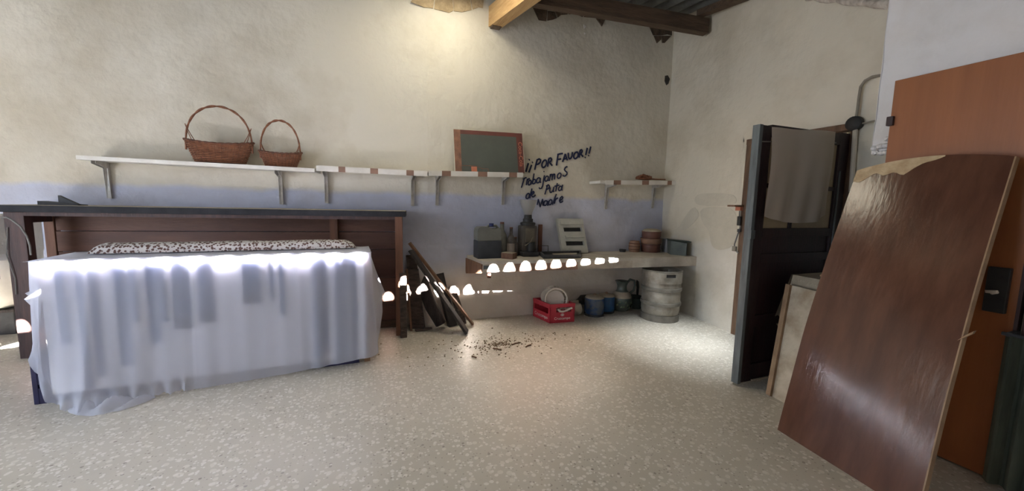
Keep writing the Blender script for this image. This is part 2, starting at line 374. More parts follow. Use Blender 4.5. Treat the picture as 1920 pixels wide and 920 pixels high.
# ------------------------------------------------------------------ the shell
XL = -4.0; YF = -0.35
def zroof(x, y): return 2.968 + .106*(y-YF) + .020*x
def relief(p):
    d = noise.noise(p*1.1)*.014 + noise.noise(p*3.7)*.005
    if p.z < 1.25 and p.y > 3.9:                    # board-marked lower courses
        for zz, a in ((1.06, .010), (.80, .012), (.53, .012), (.27, .018)):
            t = (zz + noise.noise(V((p.x*1.5, zz*9, 3)))*.02) - p.z
            if t > 0: d += a*min(1, t/.012)
    return d
def grid(bm, P0, U, Vv, nu, nv, nrm, f=relief):
    P0, U, Vv, nrm = V(P0), V(U), V(Vv), V(nrm).normalized()
    vs = [[None]*(nv+1) for _ in range(nu+1)]
    for i in range(nu+1):
        for j in range(nv+1):
            p = P0 + U*(i/nu) + Vv*(j/nv)
            vs[i][j] = bm.verts.new(p + nrm*f(p))
    for i in range(nu):
        for j in range(nv): bm.faces.new((vs[i][j], vs[i+1][j], vs[i+1][j+1], vs[i][j+1]))
    return bm
YB = 3.97
KX, KY = -2.5, YB + .1287*3.1
def yw(x): return YB if x > .6 else YB + .1287*(.6-x)
NW2 = V((-.1287, -1, 0)).normalized()
bm = B()
grid(bm, (.6, YB, -.02), (3.2, 0, 0), (0, 0, 3.75), 130, 150, (0, -1, 0))
grid(bm, (KX, KY, -.02), (.6-KX, YB-KY, 0), (0, 0, 3.95), 110, 150, (0, -1, 0))
grid(bm, (KX-1.3, KY+.1287*1.3, 1.08), (1.3, -.1287*1.3, 0), (0, 0, 2.85), 44, 100, (0, -1, 0))
hexa(bm, [(KX-1.3, KY+.1287*1.3+.02, 1.08), (KX, KY+.02, 1.08), (KX, 5.75, 1.08), (KX-1.3, 5.75, 1.08), (KX-1.3, KY+.1287*1.3+.02, 1.2), (KX, KY+.02, 1.2), (KX, 5.75, 1.2), (KX-1.3, 5.75, 1.2)])
grid(bm, (-3.3, 5.75, -.02), (KX+3.3, KY-5.75, 0), (0, 0, 1.15), 40, 30, (-.3, -1, 0), lambda p: 0 if p.x > -2.55 else noise.noise(p*1.1)*.01)
wall_back = struct(obj('wall_back', bm, 'wall', smooth=True))
def xw(y): return 3.45 + max(0, y-2.7)*.126
bm = B(); f2 = lambda p: noise.noise(p*1.2)*.016 + noise.noise(p*4)*.006
grid(bm, (3.45, 2.7, -.02), (xw(4.1)-3.45, 1.4, 0), (0, 0, 3.75), 50, 120, (-1, .0, 0), f2)
grid(bm, (3.45, 1.88, 1.9), (0, .82, 0), (0, 0, 1.58), 30, 50, (-1, 0, 0), f2)
grid(bm, (3.45, -.5, -.02), (0, 2.38, 0), (0, 0, 3.5), 60, 100, (-1, 0, 0), f2)
box2(bm, (3.46, 2.72, -.02), (3.75, 2.78, 1.95)); box2(bm, (3.46, 1.82, -.02), (3.75, 1.88, 1.95)); box2(bm, (3.46, 1.82, 1.9), (3.75, 2.78, 1.95))
box2(bm, (4.6, 1.0, -.02), (4.7, 3.6, 2.6)); box2(bm, (3.7, 3.5, -.02), (4.7, 3.6, 2.6)); box2(bm, (3.7, 1.0, -.02), (4.7, 1.1, 2.6)); box2(bm, (3.7, 1.0, 2.5), (4.7, 3.6, 2.6))
wall_right = struct(obj('wall_right', bm, 'wall2', smooth=True))
# the nearer wall on the right (with the orange door's opening and a broken lower corner)
bm = B(); PX = 2.80
f3 = lambda p: noise.noise(p*1.3)*.012 + noise.noise(p*5)*.004
grid(bm, (PX, .60, 1.985), (0, .81, 0), (0, 0, 1.5), 24, 40, (-1, 0, 0), f3)
grid(bm, (PX, 1.325, 1.60), (0, .085, 0), (0, 0, .385), 6, 14, (-1, 0, 0), f3)
grid(bm, (PX, -.5, -.02), (0, 1.1, 0), (0, 0, 3.5), 24, 60, (-1, 0, 0), f3)
grid(bm, (PX, 1.41, 1.60), (.64, 0, 0), (0, 0, 1.9), 16, 40, (0, 1, 0), f3)
box2(bm, (PX+.01, .62, 1.985), (PX+.14, 1.40, 2.06)); box2(bm, (PX+.01, 1.325, 1.60), (PX+.14, 1.40, 1.985))
wall_partition = struct(obj('wall_near_right', bm, 'wall3', smooth=True))
for i in range(7):                                   # broken masonry at its lower end
    bb = B(); p = V((PX-.006+random.uniform(0, .02), 1.338+.026*(i % 3), 1.60+.03*(i//3)+random.uniform(-.012, .01)))
    bmesh.ops.create_icosphere(bb, subdivisions=2, radius=1)
    for v in bb.verts:
        q = v.co.normalized(); k = 1+.35*noise.noise(q*2+V((i, 0, 0)))
        v.co = p + V((q.x*.02*k, q.y*.019*k, q.z*.015*k))
    obj('rubble', bb, 'wall3', wall_partition, smooth=True)
bm = B()
# left wall: yard gate opening y .65..2.65 z 0..2.2 ; window y 2.95..4.25 z 2.0..2.9
for a, b in (((XL-.2, YF-.2, 0), (XL, .65, 4.0)), ((XL-.2, .65, 2.25), (XL, 2.65, 4.0)), ((XL-.2, 2.65, 0), (XL, 2.9, 4.0)), ((XL-.2, 2.9, 0), (XL, 4.3, 1.95)), ((XL-.2, 2.9, 2.95), (XL, 4.3, 4.0)), ((XL-.2, 4.3, 0), (XL, 6.0, 4.0))):
    box2(bm, a, b)
wall_left = struct(obj('wall_left', bm, 'wall3'))
bm = B()                                             # eaves wall behind the camera; its top is what the scallops of the roof sit on
hexa(bm, [(XL, YF-.16, -.02), (PX+1, YF-.16, -.02), (PX+1, YF, -.02), (XL, YF, -.02),
          (XL, YF-.16, zroof(XL, YF)), (PX+1, YF-.16, zroof(PX+1, YF)), (PX+1, YF, zroof(PX+1, YF)), (XL, YF, zroof(XL, YF))])
box2(bm, (2.20, YF-.16, 2.6), (PX+1, YF, zroof(0, YF)+.30))   # added block out of view, cutting off the sun gaps at this end
wall_front = struct(obj('wall_front', bm, 'wall3'))
bm = B(); box2(bm, (XL-.2, 5.7, 0), (-2.0, 5.85, 4.0)); struct(obj('wall_alcove', bm, 'wall3'))
bm = B(); grid(bm, (XL-.2, YF-.2, 0), (9.1, 0, 0), (0, 6.2, 0), 60, 40, (0, 0, 1), lambda p: 0.0)
floor = struct(obj('floor', bm, 'floor'))
# window frame in the left wall
wf = thing('window_1', 'small high window with timber frame in the left wall', 'window', (XL, 3.6, 2.45)); wf['kind'] = 'structure'
bm = B()
for a, b in (((XL-.12, 2.9, 1.95), (XL-.06, 4.3, 2.0)), ((XL-.12, 2.9, 2.9), (XL-.06, 4.3, 2.95)), ((XL-.12, 2.9, 1.95), (XL-.06, 2.95, 2.95)), ((XL-.12, 4.25, 1.95), (XL-.06, 4.3, 2.95))): box2(bm, a, b)
obj('window_frame', bm, 'wood', wf)

# ------------------------------------------------------------------ roof: corrugated sheets, timbers
ceil = thing('ceiling', 'grey corrugated fibre cement roof sheets', 'ceiling', (0, 2, 3.2)); ceil['kind'] = 'structure'; del ceil['category']
PER = .165; X0 = .864 - .10*4.3
def corr(x):
    c = math.cos(2*PI*(x-X0)/PER); return .010 + .044*(math.copysign(abs(c)**.6, c))
def sheet(x0, x1, y0, y1, m='sheet', lift=0, name='corrugated_sheet'):
    bm = B(); n = max(2, int(round((x1-x0)/PER*14))); ny = 5; rows = []
    for k, t in enumerate((0, .009)):
        rows.append([[bm.verts.new((x0+(x1-x0)*i/n, y0+(y1-y0)*j/ny, zroof(x0+(x1-x0)*i/n, y0+(y1-y0)*j/ny)+corr(x0+(x1-x0)*i/n)+t+lift)) for j in range(ny+1)] for i in range(n+1)])
    for r in rows:
        for i in range(n):
            for j in range(ny): bm.faces.new((r[i][j], r[i+1][j], r[i+1][j+1], r[i][j+1]))
    for i in range(n):
        for j in (0, ny): bm.faces.new((rows[0][i][j], rows[0][i+1][j], rows[1][i+1][j], rows[1][i][j]))
    return obj(name, bm, m, ceil, smooth=True)
XS = X0 - 30*PER
k = 0; x = XS
while x < 4.7:
    x1 = x + 6*PER
    lift = .011*(k % 2)
    if -.7 < x < .8 and x1 < 1.5:
        sheet(x, x1+.03, YF, 2.36, lift=lift); sheet(x, x1+.03, 2.30, 3.62, 'translucent', lift+.004, 'translucent_sheet'); sheet(x, x1+.03, 3.56, 6.0, lift=lift)
    elif x < 2.6 < x1:
        sheet(x, x1+.03, YF, 2.10, lift=lift); sheet(x, x1+.03, 2.04, 2.60, 'translucent', lift+.004, 'translucent_sheet'); sheet(x, x1+.03, 2.54, 6.0, lift=lift)  # pale roof piece added to go with the floor patch lamp
    else:
        sheet(x, x1+.03, YF, 2.36, lift=lift); sheet(x, x1+.03, 2.30, 6.0, lift=lift+.02)
    x = x1; k += 1
# pale joist into the back wall
bm = B()
ja = V((1.235, 3.99, 3.045)); jb = V((1.42, 2.9, 3.0)); jd = (jb-ja).normalized(); js = jd.cross(V((0,0,1))).normalized()
if js.x < 0: js = -js
hexa(bm, [ja-js*.02, ja+js*.10, jb+js*.10, jb-js*.02] + [p+V((0,0,.20)) for p in (ja-js*.02, ja+js*.10, jb+js*.10, jb-js*.02)])
jo = obj('roof_joist', bm, 'beam_light'); tag(jo, 'pale sawn timber joist let into the back wall by its plaster chip', 'beam'); jo['kind'] = 'structure'
bb = B(); box(bb, ja+V((.05, -.05, -.006)), (.10, .07, .02), bev=.004); lab(obj('end_shim', bb, 'stone', jo), 'dark crumbling mortar under the joist end')
bm = B(); a = V((1.36, 3.555, 3.142)); b = V((3.49, 3.325, 3.125)); d = (b-a).normalized(); s = V((-d.y, d.x, 0))
hexa(bm, [a, b, b+s*.09, a+s*.09] + [p+V((0,0,.150)) for p in (a, b, b+s*.09, a+s*.09)])
pu = obj('roof_purlin', bm, 'beam_dark'); tag(pu, 'long dark timber purlin running under the grey roof sheets', 'beam'); pu['kind'] = 'structure'
bm = B(); a = V((3.43, 3.36, 3.285)); b = V((3.46, 1.6, 3.06)); hexa(bm, [a+V((-.09,0,0)), a, b, b+V((-.09,0,0))] + [p+V((0,0,.06)) for p in (a+V((-.09,0,0)), a, b, b+V((-.09,0,0)))])
o = obj('edge_rafter', bm, 'beam_dark'); tag(o, 'short dark rafter along the right wall above the purlin end', 'beam'); o['kind'] = 'structure'
bm = B(); pa = at(1692, 11, 'x', 2.87); pb = at(1515, -6, 'x', 3.43)
tube(bm, [pa + (pb-pa)*t/10 + V((0, 0, .006*math.sin(t*2.3))) for t in range(0, 11)], [.026+.004*math.sin(i*1.9) for i in range(11)], 10)
o = obj('limed_pole', bm, 'white_pole', smooth=True); tag(o, 'whitewashed rough pole between the top of the two right walls', 'pole'); o['kind'] = 'structure'
# bare stone where plaster has fallen off
def wall_poly(px, off, mname, parent, th, nm='stone'):
    pts = []
    for x_, y_ in px:
        p = at(x_, y_, 'y', YB); p.y = YB - relief(p)*1.0 - off; pts.append(p)
    bb = B(); prism(bb, pts, (0, -th, 0)); return obj(nm, bb, mname, parent)
for poly in ([(996,8),(1010,38),(1024,40),(1026,20),(1018,10)], [(1027,21),(1026,39),(1036,37),(1044,34),(1040,22)], [(1041,22),(1046,33),(1052,28),(1064,27),(1066,20),(1050,18)], [(1067,20),(1066,27),(1078,26),(1092,32),(1096,27),(1080,22)], [(1097,28),(1094,32),(1116,34),(1120,30)], [(1121,31),(1117,35),(1128,50),(1136,33)], [(1217,48),(1225,66),(1240,66),(1238,50)], [(1239,50),(1241,66),(1252,64),(1260,66),(1260,54)], [(1226,67),(1232,81),(1240,74),(1240,67)], [(1241,67),(1242,80),(1247,80),(1259,67)]):
    wall_poly(poly, -.004, 'stone', wall_back, .012)
for poly in ([(770,4),(795,14),(812,16),(815,-8),(780,-8)], [(816,-8),(814,17),(842,24),(850,20),(848,-8)], [(849,-8),(851,21),(866,23),(884,19),(880,-8)], [(881,-8),(886,18),(897,14),(905,15),(908,-8)]):
    wall_poly(poly, -.004, 'stone_lit', wall_back, .012)
wall_poly([(1247,142),(1246,152),(1249,160),(1253,157),(1256,148),(1252,141)], -.002, 'black', wall_back, .006, 'hole')
wall_poly([(1094,46),(1095,54),(1099,50)], -.002, 'white', wall_back, .006, 'daylight_speck'); wall_poly([(1095,61),(1096,65),(1099,63)], -.002, 'white', wall_back, .006, 'daylight_speck')  # white specks painted as daylight showing through two pinholes
# repaired and flaking plaster on the right wall
for poly in ([(1302,372),(1312,362),(1370,362),(1382,372),(1378,386),(1308,386)], [(1312,388),(1376,388),(1384,420),(1376,462),(1350,470),(1334,462),(1330,432),(1318,418)], [(1270,430),(1300,384),(1314,400),(1306,414),(1286,432)]):
    pts = []
    for x_, y_ in poly:
        p = at(x_, y_, 'x', 3.50)
        for _ in range(4): p = at(x_, y_, 'x', xw(p.y))
        p.x = xw(p.y) - f2(p) - .002; pts.append(p)
    # rounded outline
    q = []
    for i in range(len(pts)):
        a_, b_, c_ = pts[i-1], pts[i], pts[(i+1) % len(pts)]
        q += [b_+(a_-b_)*.3, b_+(a_-b_)*.1+(c_-b_)*.1, b_+(c_-b_)*.3]
    bb = B(); prism(bb, q, (-.002, 0, 0)); obj('plaster_patch', bb, 'patch', wall_right)

# ------------------------------------------------------------------ lettering on the back wall
ZX, ZY, ZS = 960, 260, 6.571
def ell(cx, cy_, rx, ry, tilt=.25, a0=0, a1=2*PI, n=16):
    r = []
    for i in range(n+1):
        t = a0+(a1-a0)*i/n; x_ = rx*math.cos(t); y_ = ry*math.sin(t)
        r.append((cx + x_ - y_*tilt, cy_ + y_))
    return r
def dot(x_, y_): return [(x_-4, y_+3), (x_+6, y_-5)]
LET = [
 [dot(210,260), [(200,300),(186,345),(168,408)]], [dot(250,292), [(240,322),(225,362),(205,415)]],
 [[(310,256),(295,312),(278,382)], [(306,262),(335,248),(354,262),(346,292),(322,312),(296,318)]],
 [ell(397,308,27,46)], [[(452,246),(447,292),(438,345)], [(450,247),(476,236),(488,252),(478,278),(448,292)], [(460,290),(478,310),(497,332)]],
 [[(566,192),(558,250),(547,330)], [(556,196),(590,186),(626,181)], [(560,256),(582,252),(606,248)]],
 [[(655,186),(640,236),(622,286)], [(655,186),(668,226),(682,266)], [(634,252),(672,240)]],
 [[(692,172),(694,222),(704,248),(722,244),(738,214),(743,164)]],
 [ell(787,205,26,41)], [[(838,142),(832,186),(825,232)], [(836,144),(856,134),(866,150),(856,174),(832,186)], [(842,184),(858,202),(876,222)]],
 [[(926,112),(916,158),(906,202)], dot(899,232)], [[(968,96),(958,140),(946,184)], dot(940,208)],
 [[(150,482),(130,542),(110,604)], [(130,500),(152,486),(176,478)]], [[(186,492),(178,530),(170,572)], [(180,520),(196,496),(216,490)]],
 [ell(213,540,18,30), [(232,512),(228,548),(236,562)]], [[(270,428),(258,490),(246,556)], ell(268,528,20,28)],
 [ell(322,512,22,32), [(350,482),(344,522),(352,544)]], [[(398,450),(384,520),(374,580),(358,612),(338,616),(330,598)], dot(392,405)],
 [ell(424,492,20,32), [(448,462),(442,500),(450,520)]],
 [[(472,434),(466,476),(460,520)], [(468,472),(482,438),(496,438),(496,470),(490,512)], [(494,474),(512,436),(526,436),(526,466),(522,502)]],
 [ell(580,455,22,33)], [[(682,350),(674,342),(654,356),(644,380),(656,398),(676,412),(676,436),(656,458),(634,460),(622,446)]],
 [ell(190,706,20,33), [(242,612),(228,672),(214,734)]], [[(234,692),(260,676),(270,656),(256,648),(240,672),(238,702),(254,718),(276,706),(286,690)]],
 [[(432,576),(418,630),(402,686)], [(416,584),(446,566),(462,584),(452,610),(418,630)]],
 [[(470,598),(462,636),(468,662),(486,660),(502,636),(514,592)], [(512,600),(506,640),(514,658)]], [[(556,546),(546,598),(536,650)], [(520,586),(550,578),(582,570)]],
 [ell(590,612,18,28), [(622,566),(612,610),(614,640)]],
 [[(322,742),(314,780),(308,814)], [(322,742),(334,795),(344,842)], [(344,842),(360,790),(374,740)], [(374,740),(380,785),(384,826)]],
 [ell(410,792,20,30), [(440,764),(434,800),(442,826)]], [ell(470,782,20,32), [(546,680),(520,746),(496,812)]],
 [[(536,732),(528,768),(520,800)], [(528,766),(544,738),(566,728)]], [[(586,764),(616,742),(626,720),(614,708),(594,728),(582,764),(594,786),(612,780),(628,764)]],
]
let = thing('wall_lettering', 'dark blue hand painted slogan on the wall right of the green board', 'lettering', (2.0, YB, 1.5))
for strokes in LET:
    bb = B(); dots = []
    for st in strokes:
        # resample
        pts = []
        for (x0_, y0_), (x1_, y1_) in zip(st[:-1], st[1:]):
            for t in range(3): pts.append((x0_+(x1_-x0_)*t/3, y0_+(y1_-y0_)*t/3))
        pts.append(st[-1]); w3 = []
        for x_, y_ in pts:
            p = at(ZX+x_/ZS, ZY+y_/ZS, 'y', YB); p.y = YB - relief(p) - .006; w3.append(p)
        big = st[0][1] < 330 and max(q[1] for q in st) < 420
        isdot = len(st) == 2 and abs(st[0][0]-st[1][0]) == 10 and abs(st[0][1]-st[1][1]) == 8
        tgt = bb
        if isdot: tgt = B(); dots.append(tgt)
        ribbon(tgt, w3, .019 if big else .0142, (0, -1, 0), .003)
    lt_ = obj('letter', bb, 'ink', let)
    for d_ in dots: obj('dot', d_, 'ink', lt_)

# ------------------------------------------------------------------ the bar
U = V((.9934, -.1147, 0)); Vb = V((.1147, .9934, 0)); O = V((-2.462, 3.945, 0)); BL = 2.80
def bar_box(bm, u0, u1, v0, v1, z0, z1, bev=0):
    c = O + U*(u0+u1)/2 + Vb*(v0+v1)/2 + V((0,0,(z0+z1)/2))
    return box(bm, c, (u1-u0, v1-v0, z1-z0), U, Vb, V((0,0,1)), bev)
bar = thing('bar_counter', 'long dark wooden bar counter with open front behind the draped table', 'bar', O+U*1.4+Vb*.17)
DB = .34
obj('bar_top', bar_box(B(), -.03, BL+.03, -.03, DB, 1.113, 1.163, .004), 'bar_top', bar)
lab(obj('dusty_surface', bar_box(B(), -.028, BL+.028, -.028, DB-.002, 1.1632, 1.1645), 'dust', bar), 'pale dust on the bar top')
for u0, u1 in ((.0, .115), (BL-.065, BL)):
    obj('post', bar_box(B(), u0, u1, 0, .07, 0, 1.113, .003), 'bar_post' if u0 == 0 else 'bar_stud', bar)
lab(obj('back_post', bar_box(B(), .02, .085, DB-.06, DB, 0, 1.113, .003), 'bar_stud', bar), 'orange brown back post')
obj('top_rail', bar_box(B(), .115, BL-.065, .0, .03, 1.085, 1.113), 'bar_post', bar)
obj('end_rail', bar_box(B(), .04, .08, .07, DB-.06, 1.03, 1.113), 'bar_post', bar)
for i, (z0, z1) in enumerate(((.015, .22), (.225, .50), (.505, .78), (.785, .95), (.955, 1.112))):
    obj('back_panel', bar_box(B(), .09, BL-.02, DB-.05-.004*(i % 2), DB-.028, z0, z1, .002), 'bar_panel', bar)
obj('middle_stud', bar_box(B(), 2.14, 2.21, DB-.10, DB-.05, 0, 1.112, .003), 'bar_stud', bar)
obj('plinth', bar_box(B(), .09, BL-.02, DB-.075, DB-.054, 0, .07), 'beam_dark', bar)
obj('end_panel', bar_box(B(), BL-.03, BL-.008, .07, DB-.03, 0, 1.112), 'bar_panel', bar)
# iron bracket and offcut lying on the bar
p0 = at(70, 383, 'y', 4.05); 
o = thing('iron_offcut', 'dark angle iron offcut lying on the left end of the bar top', 'scrap metal', (p0.x, p0.y, 1.163))
zt = 1.165
bb = B(); a = at(70, 380, 'y', 4.02); b = at(146, 382, 'y', 3.98); a.z = b.z = zt
dd = (b-a).normalized(); ss = V((-dd.y, dd.x, 0))
hexa(bb, [a, b, b+ss*.09, a+ss*.09, a+V((0,0,.03)), b+V((0,0,.006)), b+ss*.09+V((0,0,.006)), a+ss*.09+V((0,0,.03))]); obj('flat_bar', bb, 'blackgrey', o)
bb = B(); c1 = a+(b-a)*.52; c2 = b+(b-a)*.02
prism(bb, [c1+V((0,0,.022)), c2+V((0,0,.007)), c1+V((0,0,.075))], ss*.025); obj('fin', bb, 'blackgrey', o)

# ------------------------------------------------------------------ draped table
TX0, TX1, TY0, TY1, TZ = -1.80, .03, 3.06, 3.50, .862
tb = thing('trestle_table', 'low wooden table hidden under the pale blue sheer cloth', 'table', (-.9, 3.28, 0))
obj('white_bounce_tabletop', box2(B(), (TX0+.01, TY0+.01, TZ-.035), (TX1-.01, TY1-.01, TZ-.006), .004), 'lining', tb)  # white top added to bounce more sun up onto the back wall
for xx in (TX0+.40, TX1-.03):
    for yy in (TY0+.06, TY1-.05):
        obj('leg', box2(B(), (xx-.022, yy-.022, 0), (xx+.022, yy+.022, TZ-.035), .003), 'wood', tb)
obj('apron', box2(B(), (TX0+.06, TY0+.05, TZ-.12), (TX1-.06, TY0+.07, TZ-.035)), 'wood', tb)
# sheer cloth: top plus a skirt that follows left, front and right edges
def cloth():
    bm = B(); path = []
    def seg(a, b, n, nrm):
        for i in range(n): path.append((V(a)+(V(b)-V(a))*i/n, V(nrm)))
    e = .012
    seg((TX0-e, TY1, 0), (TX0-e, TY0+.05, 0), 26, (-1, 0, 0))
    for i in range(8):
        t = i/8*PI/2; path.append((V((TX0+.05, TY0+.05, 0)) + V((-math.cos(t), -math.sin(t), 0))*(.05+e), V((-math.cos(t), -math.sin(t), 0))))
    seg((TX0+.05, TY0-e, 0), (TX1-.05, TY0-e, 0), 200, (0, -1, 0))
    for i in range(8):
        t = i/8*PI/2; path.append((V((TX1-.05, TY0+.05, 0)) + V((math.sin(t), -math.cos(t), 0))*(.05+e), V((math.sin(t), -math.cos(t), 0))))
    seg((TX1+e, TY0+.05, 0), (TX1+e, TY1, 0), 24, (1, 0, 0))
    n = len(path); NT = 26; rows = []
    for i, (p, nr) in enumerate(path):
        left = i < 26; right = i > n-25; u = p.x-TX0
        if left:
            k = i/26; hem = .42+.17*(1-k); fl = .27*(1-k)**1.5 + .012
        elif i < 34: k = (i-26)/8; hem = .42-.28*k**.7; fl = .012+.02*k
        elif right: k = (i-(n-24))/24; hem = .05+.42*max(0, k); fl = .03+.10*k
        else:
            hem = .004 + .136*math.exp(-max(0, u-.05)/.05) + max(0, (u-.9)/1.0)**2*.07; fl = .17*math.exp(-abs(u-.26)*2.4) + .03*math.exp(-(1.85-u)*4)
        col = []
        for j in range(NT+1):
            t = j/NT; z = TZ + .002 - (TZ-hem)*t
            drop = TZ - z
            am = .013*min(1, drop/.12)*(1+.9*t)
            s = p.x*1.0 - p.y*.8
            pl = math.sin(s*31+1.3*math.sin(s*7)) + .6*math.sin(s*57+2) + .5*math.sin(s*13+t*2.2)
            if u > .75 and u < 1.35: pl *= .45
            off = fl*(t**1.35) + am*pl*.22
            if left and i < 10: z -= .02*math.sin(t*PI); 
            q = p + nr*off
            if i < 3: q = q + V((0, (.02+.03*t), 0))
            rip = 0
            if j >= NT-2 and 28 < i < 110: rip = .012*abs(math.sin(i*.9))*(j-NT+3)/3; q = q + nr*.02*math.sin(i*.7)*(j-NT+3)/3
            col.append(bm.verts.new((q.x, q.y, max(.004, z) + rip)))
        rows.append(col)
    for i in range(n-1):
        for j in range(NT): bm.faces.new((rows[i][j], rows[i+1][j], rows[i+1][j+1], rows[i][j+1]))
    # top
    NX, NY = 60, 10; tv = [[bm.verts.new((TX0-.012+(TX1-TX0+.024)*i/NX, TY0-.012+(TY1-TY0+.012)*j/NY, TZ+.002+.004*noise.noise(V((i*.3, j*.5, 0))) if 0 < i < NX and 0 < j else TZ+.002)) for j in range(NY+1)] for i in range(NX+1)]
    for i in range(NX):
        for j in range(NY): bm.faces.new((tv[i][j], tv[i+1][j], tv[i+1][j+1], tv[i][j+1]))
    # crumpled heap of hem on the floor at the front left corner
    NC = 26; cv = []
    for i in range(NC+1):
        r_ = []
        for j in range(9):
            a_ = i/NC; b_ = j/8
            x_ = -1.64+.40*a_; y_ = 2.955-.14*b_*math.sin(a_*PI)**.7
            z_ = .006 + (.045+.030*math.sin(a_*19+b_*6))*math.sin(b_*PI)*math.sin(a_*PI)**.5 + .010*noise.noise(V((a_*9, b_*6, 1)))*math.sin(a_*PI)
            r_.append(bm.verts.new((x_, y_, max(.004, z_))))
        cv.append(r_)
    for i in range(NC):
        for j in range(8): bm.faces.new((cv[i][j], cv[i+1][j], cv[i+1][j+1], cv[i][j+1]))
    return bm
cl = obj('tablecloth', cloth(), 'cloth', smooth=True)
tag(cl, 'sheer pale blue cloth draped over the table and pooling at its left corner', 'tablecloth')
# vertical blind strips and an added pale lining that brightens the gaps
vb = thing('vertical_blind', 'vertical blind strips hanging behind the sheer blue tablecloth', 'blind', (-.9, 3.055, .82))
obj('added_lining_sheet', box2(B(), (TX0+.04, TY0+.012, .06), (TX1-.04, TY0+.016, .825)), 'lining', vb)
for xa, xb, yb_, wt in ((113,128,640,0), (150,162,740,0), (173,187,700,0), (220,242,680,0), (247,258,600,0), (277,297,640,0), (298,312,600,0), (325,357,612,1), (372,400,600,1), (455,488,566,1), (505,513,560,0), (523,533,590,0), (585,600,670,0), (602,612,660,0), (627,637,680,0), (641,651,680,0), (657,668,680,0)):
    a = at(xa, 500, 'y', TY0); b = at(xb, 500, 'y', TY0); c = at(xb, yb_, 'y', TY0); zb = max(.07, c.z)
    bb = B(); box2(bb, (a.x, TY0+.002, zb), (b.x, TY0+.007, .83)); st = obj('strip', bb, 'blind', vb)
    if wt: obj('weight_pocket', box2(B(), (a.x, TY0-.002, zb), (b.x, TY0+.0015, zb+.075)), 'navy', st)
# spotted bolster cloth on the table
bm = B(); n = 60; pr = []
xa, xb = -1.68, -.06
for i in range(n+1):
    t = i/n; x_ = xa+(xb-xa)*t; e_ = min(1, min(t, 1-t)/.045)**.5; hh = .064*e_*(1+.10*noise.noise(V((x_*4, 0, 0)))); r_ = []
    for k in range(12):
        a = PI*k/11; r_.append(bm.verts.new((x_, 3.40 - math.cos(a)*.075*(.75+.25*e_), TZ+.008+max(0, math.sin(a))**.7*hh)))
    pr.append(r_)
for i in range(n):
    for k in range(11): bm.faces.new((pr[i][k], pr[i+1][k], pr[i+1][k+1], pr[i][k+1]))
    bm.faces.new((pr[i][0], pr[i+1][0], pr[i+1][11], pr[i][11]))
bm.faces.new(pr[0]); bm.faces.new(pr[-1])
o = obj('spotted_bolster', bm, 'spotted', smooth=True); tag(o, 'long flat bolster in spotted fabric along the back of the draped table', 'bolster')
# navy crates under the table
def crate_navy(x0, x1, y0, y1, h, label, name='bottle_crate'):
    t = thing(name, label, 'crate', ((x0+x1)/2, (y0+y1)/2, 0), 'navy crates under the table')
    bb = B(); box2(bb, (x0, y0, 0), (x1, y1, .012)); obj('base', bb, 'navy', t)
    for z0, z1, nm in ((.012, h*.32, 'lower_band'), (h*.40, h, 'upper_band')):
        bb = B()
        box2(bb, (x0, y0, z0), (x1, y0+.012, z1)); box2(bb, (x0, y1-.012, z0), (x1, y1, z1)); box2(bb, (x0, y0+.012, z0), (x0+.012, y1-.012, z1)); box2(bb, (x1-.012, y0+.012, z0), (x1, y1-.012, z1))
        obj(nm, bb, 'navy', t)
    for xx in (x0, x1-.02):
        for yy in (y0, y1-.02): obj('corner_post', box2(B(), (xx-.002, yy-.002, 0), (xx+.022, yy+.022, h), .003), 'navy', t)
    return t
c1 = crate_navy(-1.855, -1.50, 3.10, 3.36, .30, 'navy bottle crate poking out under the cloth at the left end of the table')
for k in range(5):
    bb = B(); zz = .10+.024*k; ribbon(bb, [V((-1.8575, 3.11, zz)), V((-1.8575, 3.145, zz+.008)), V((-1.8575, 3.15, zz-.004))], .006, (-1, 0, 0), .001); obj('white_mark', bb, 'white', c1)
crate_navy(-.42, -.06, 3.10, 3.37, .26, 'navy bottle crate under the cloth at the right end of the table')

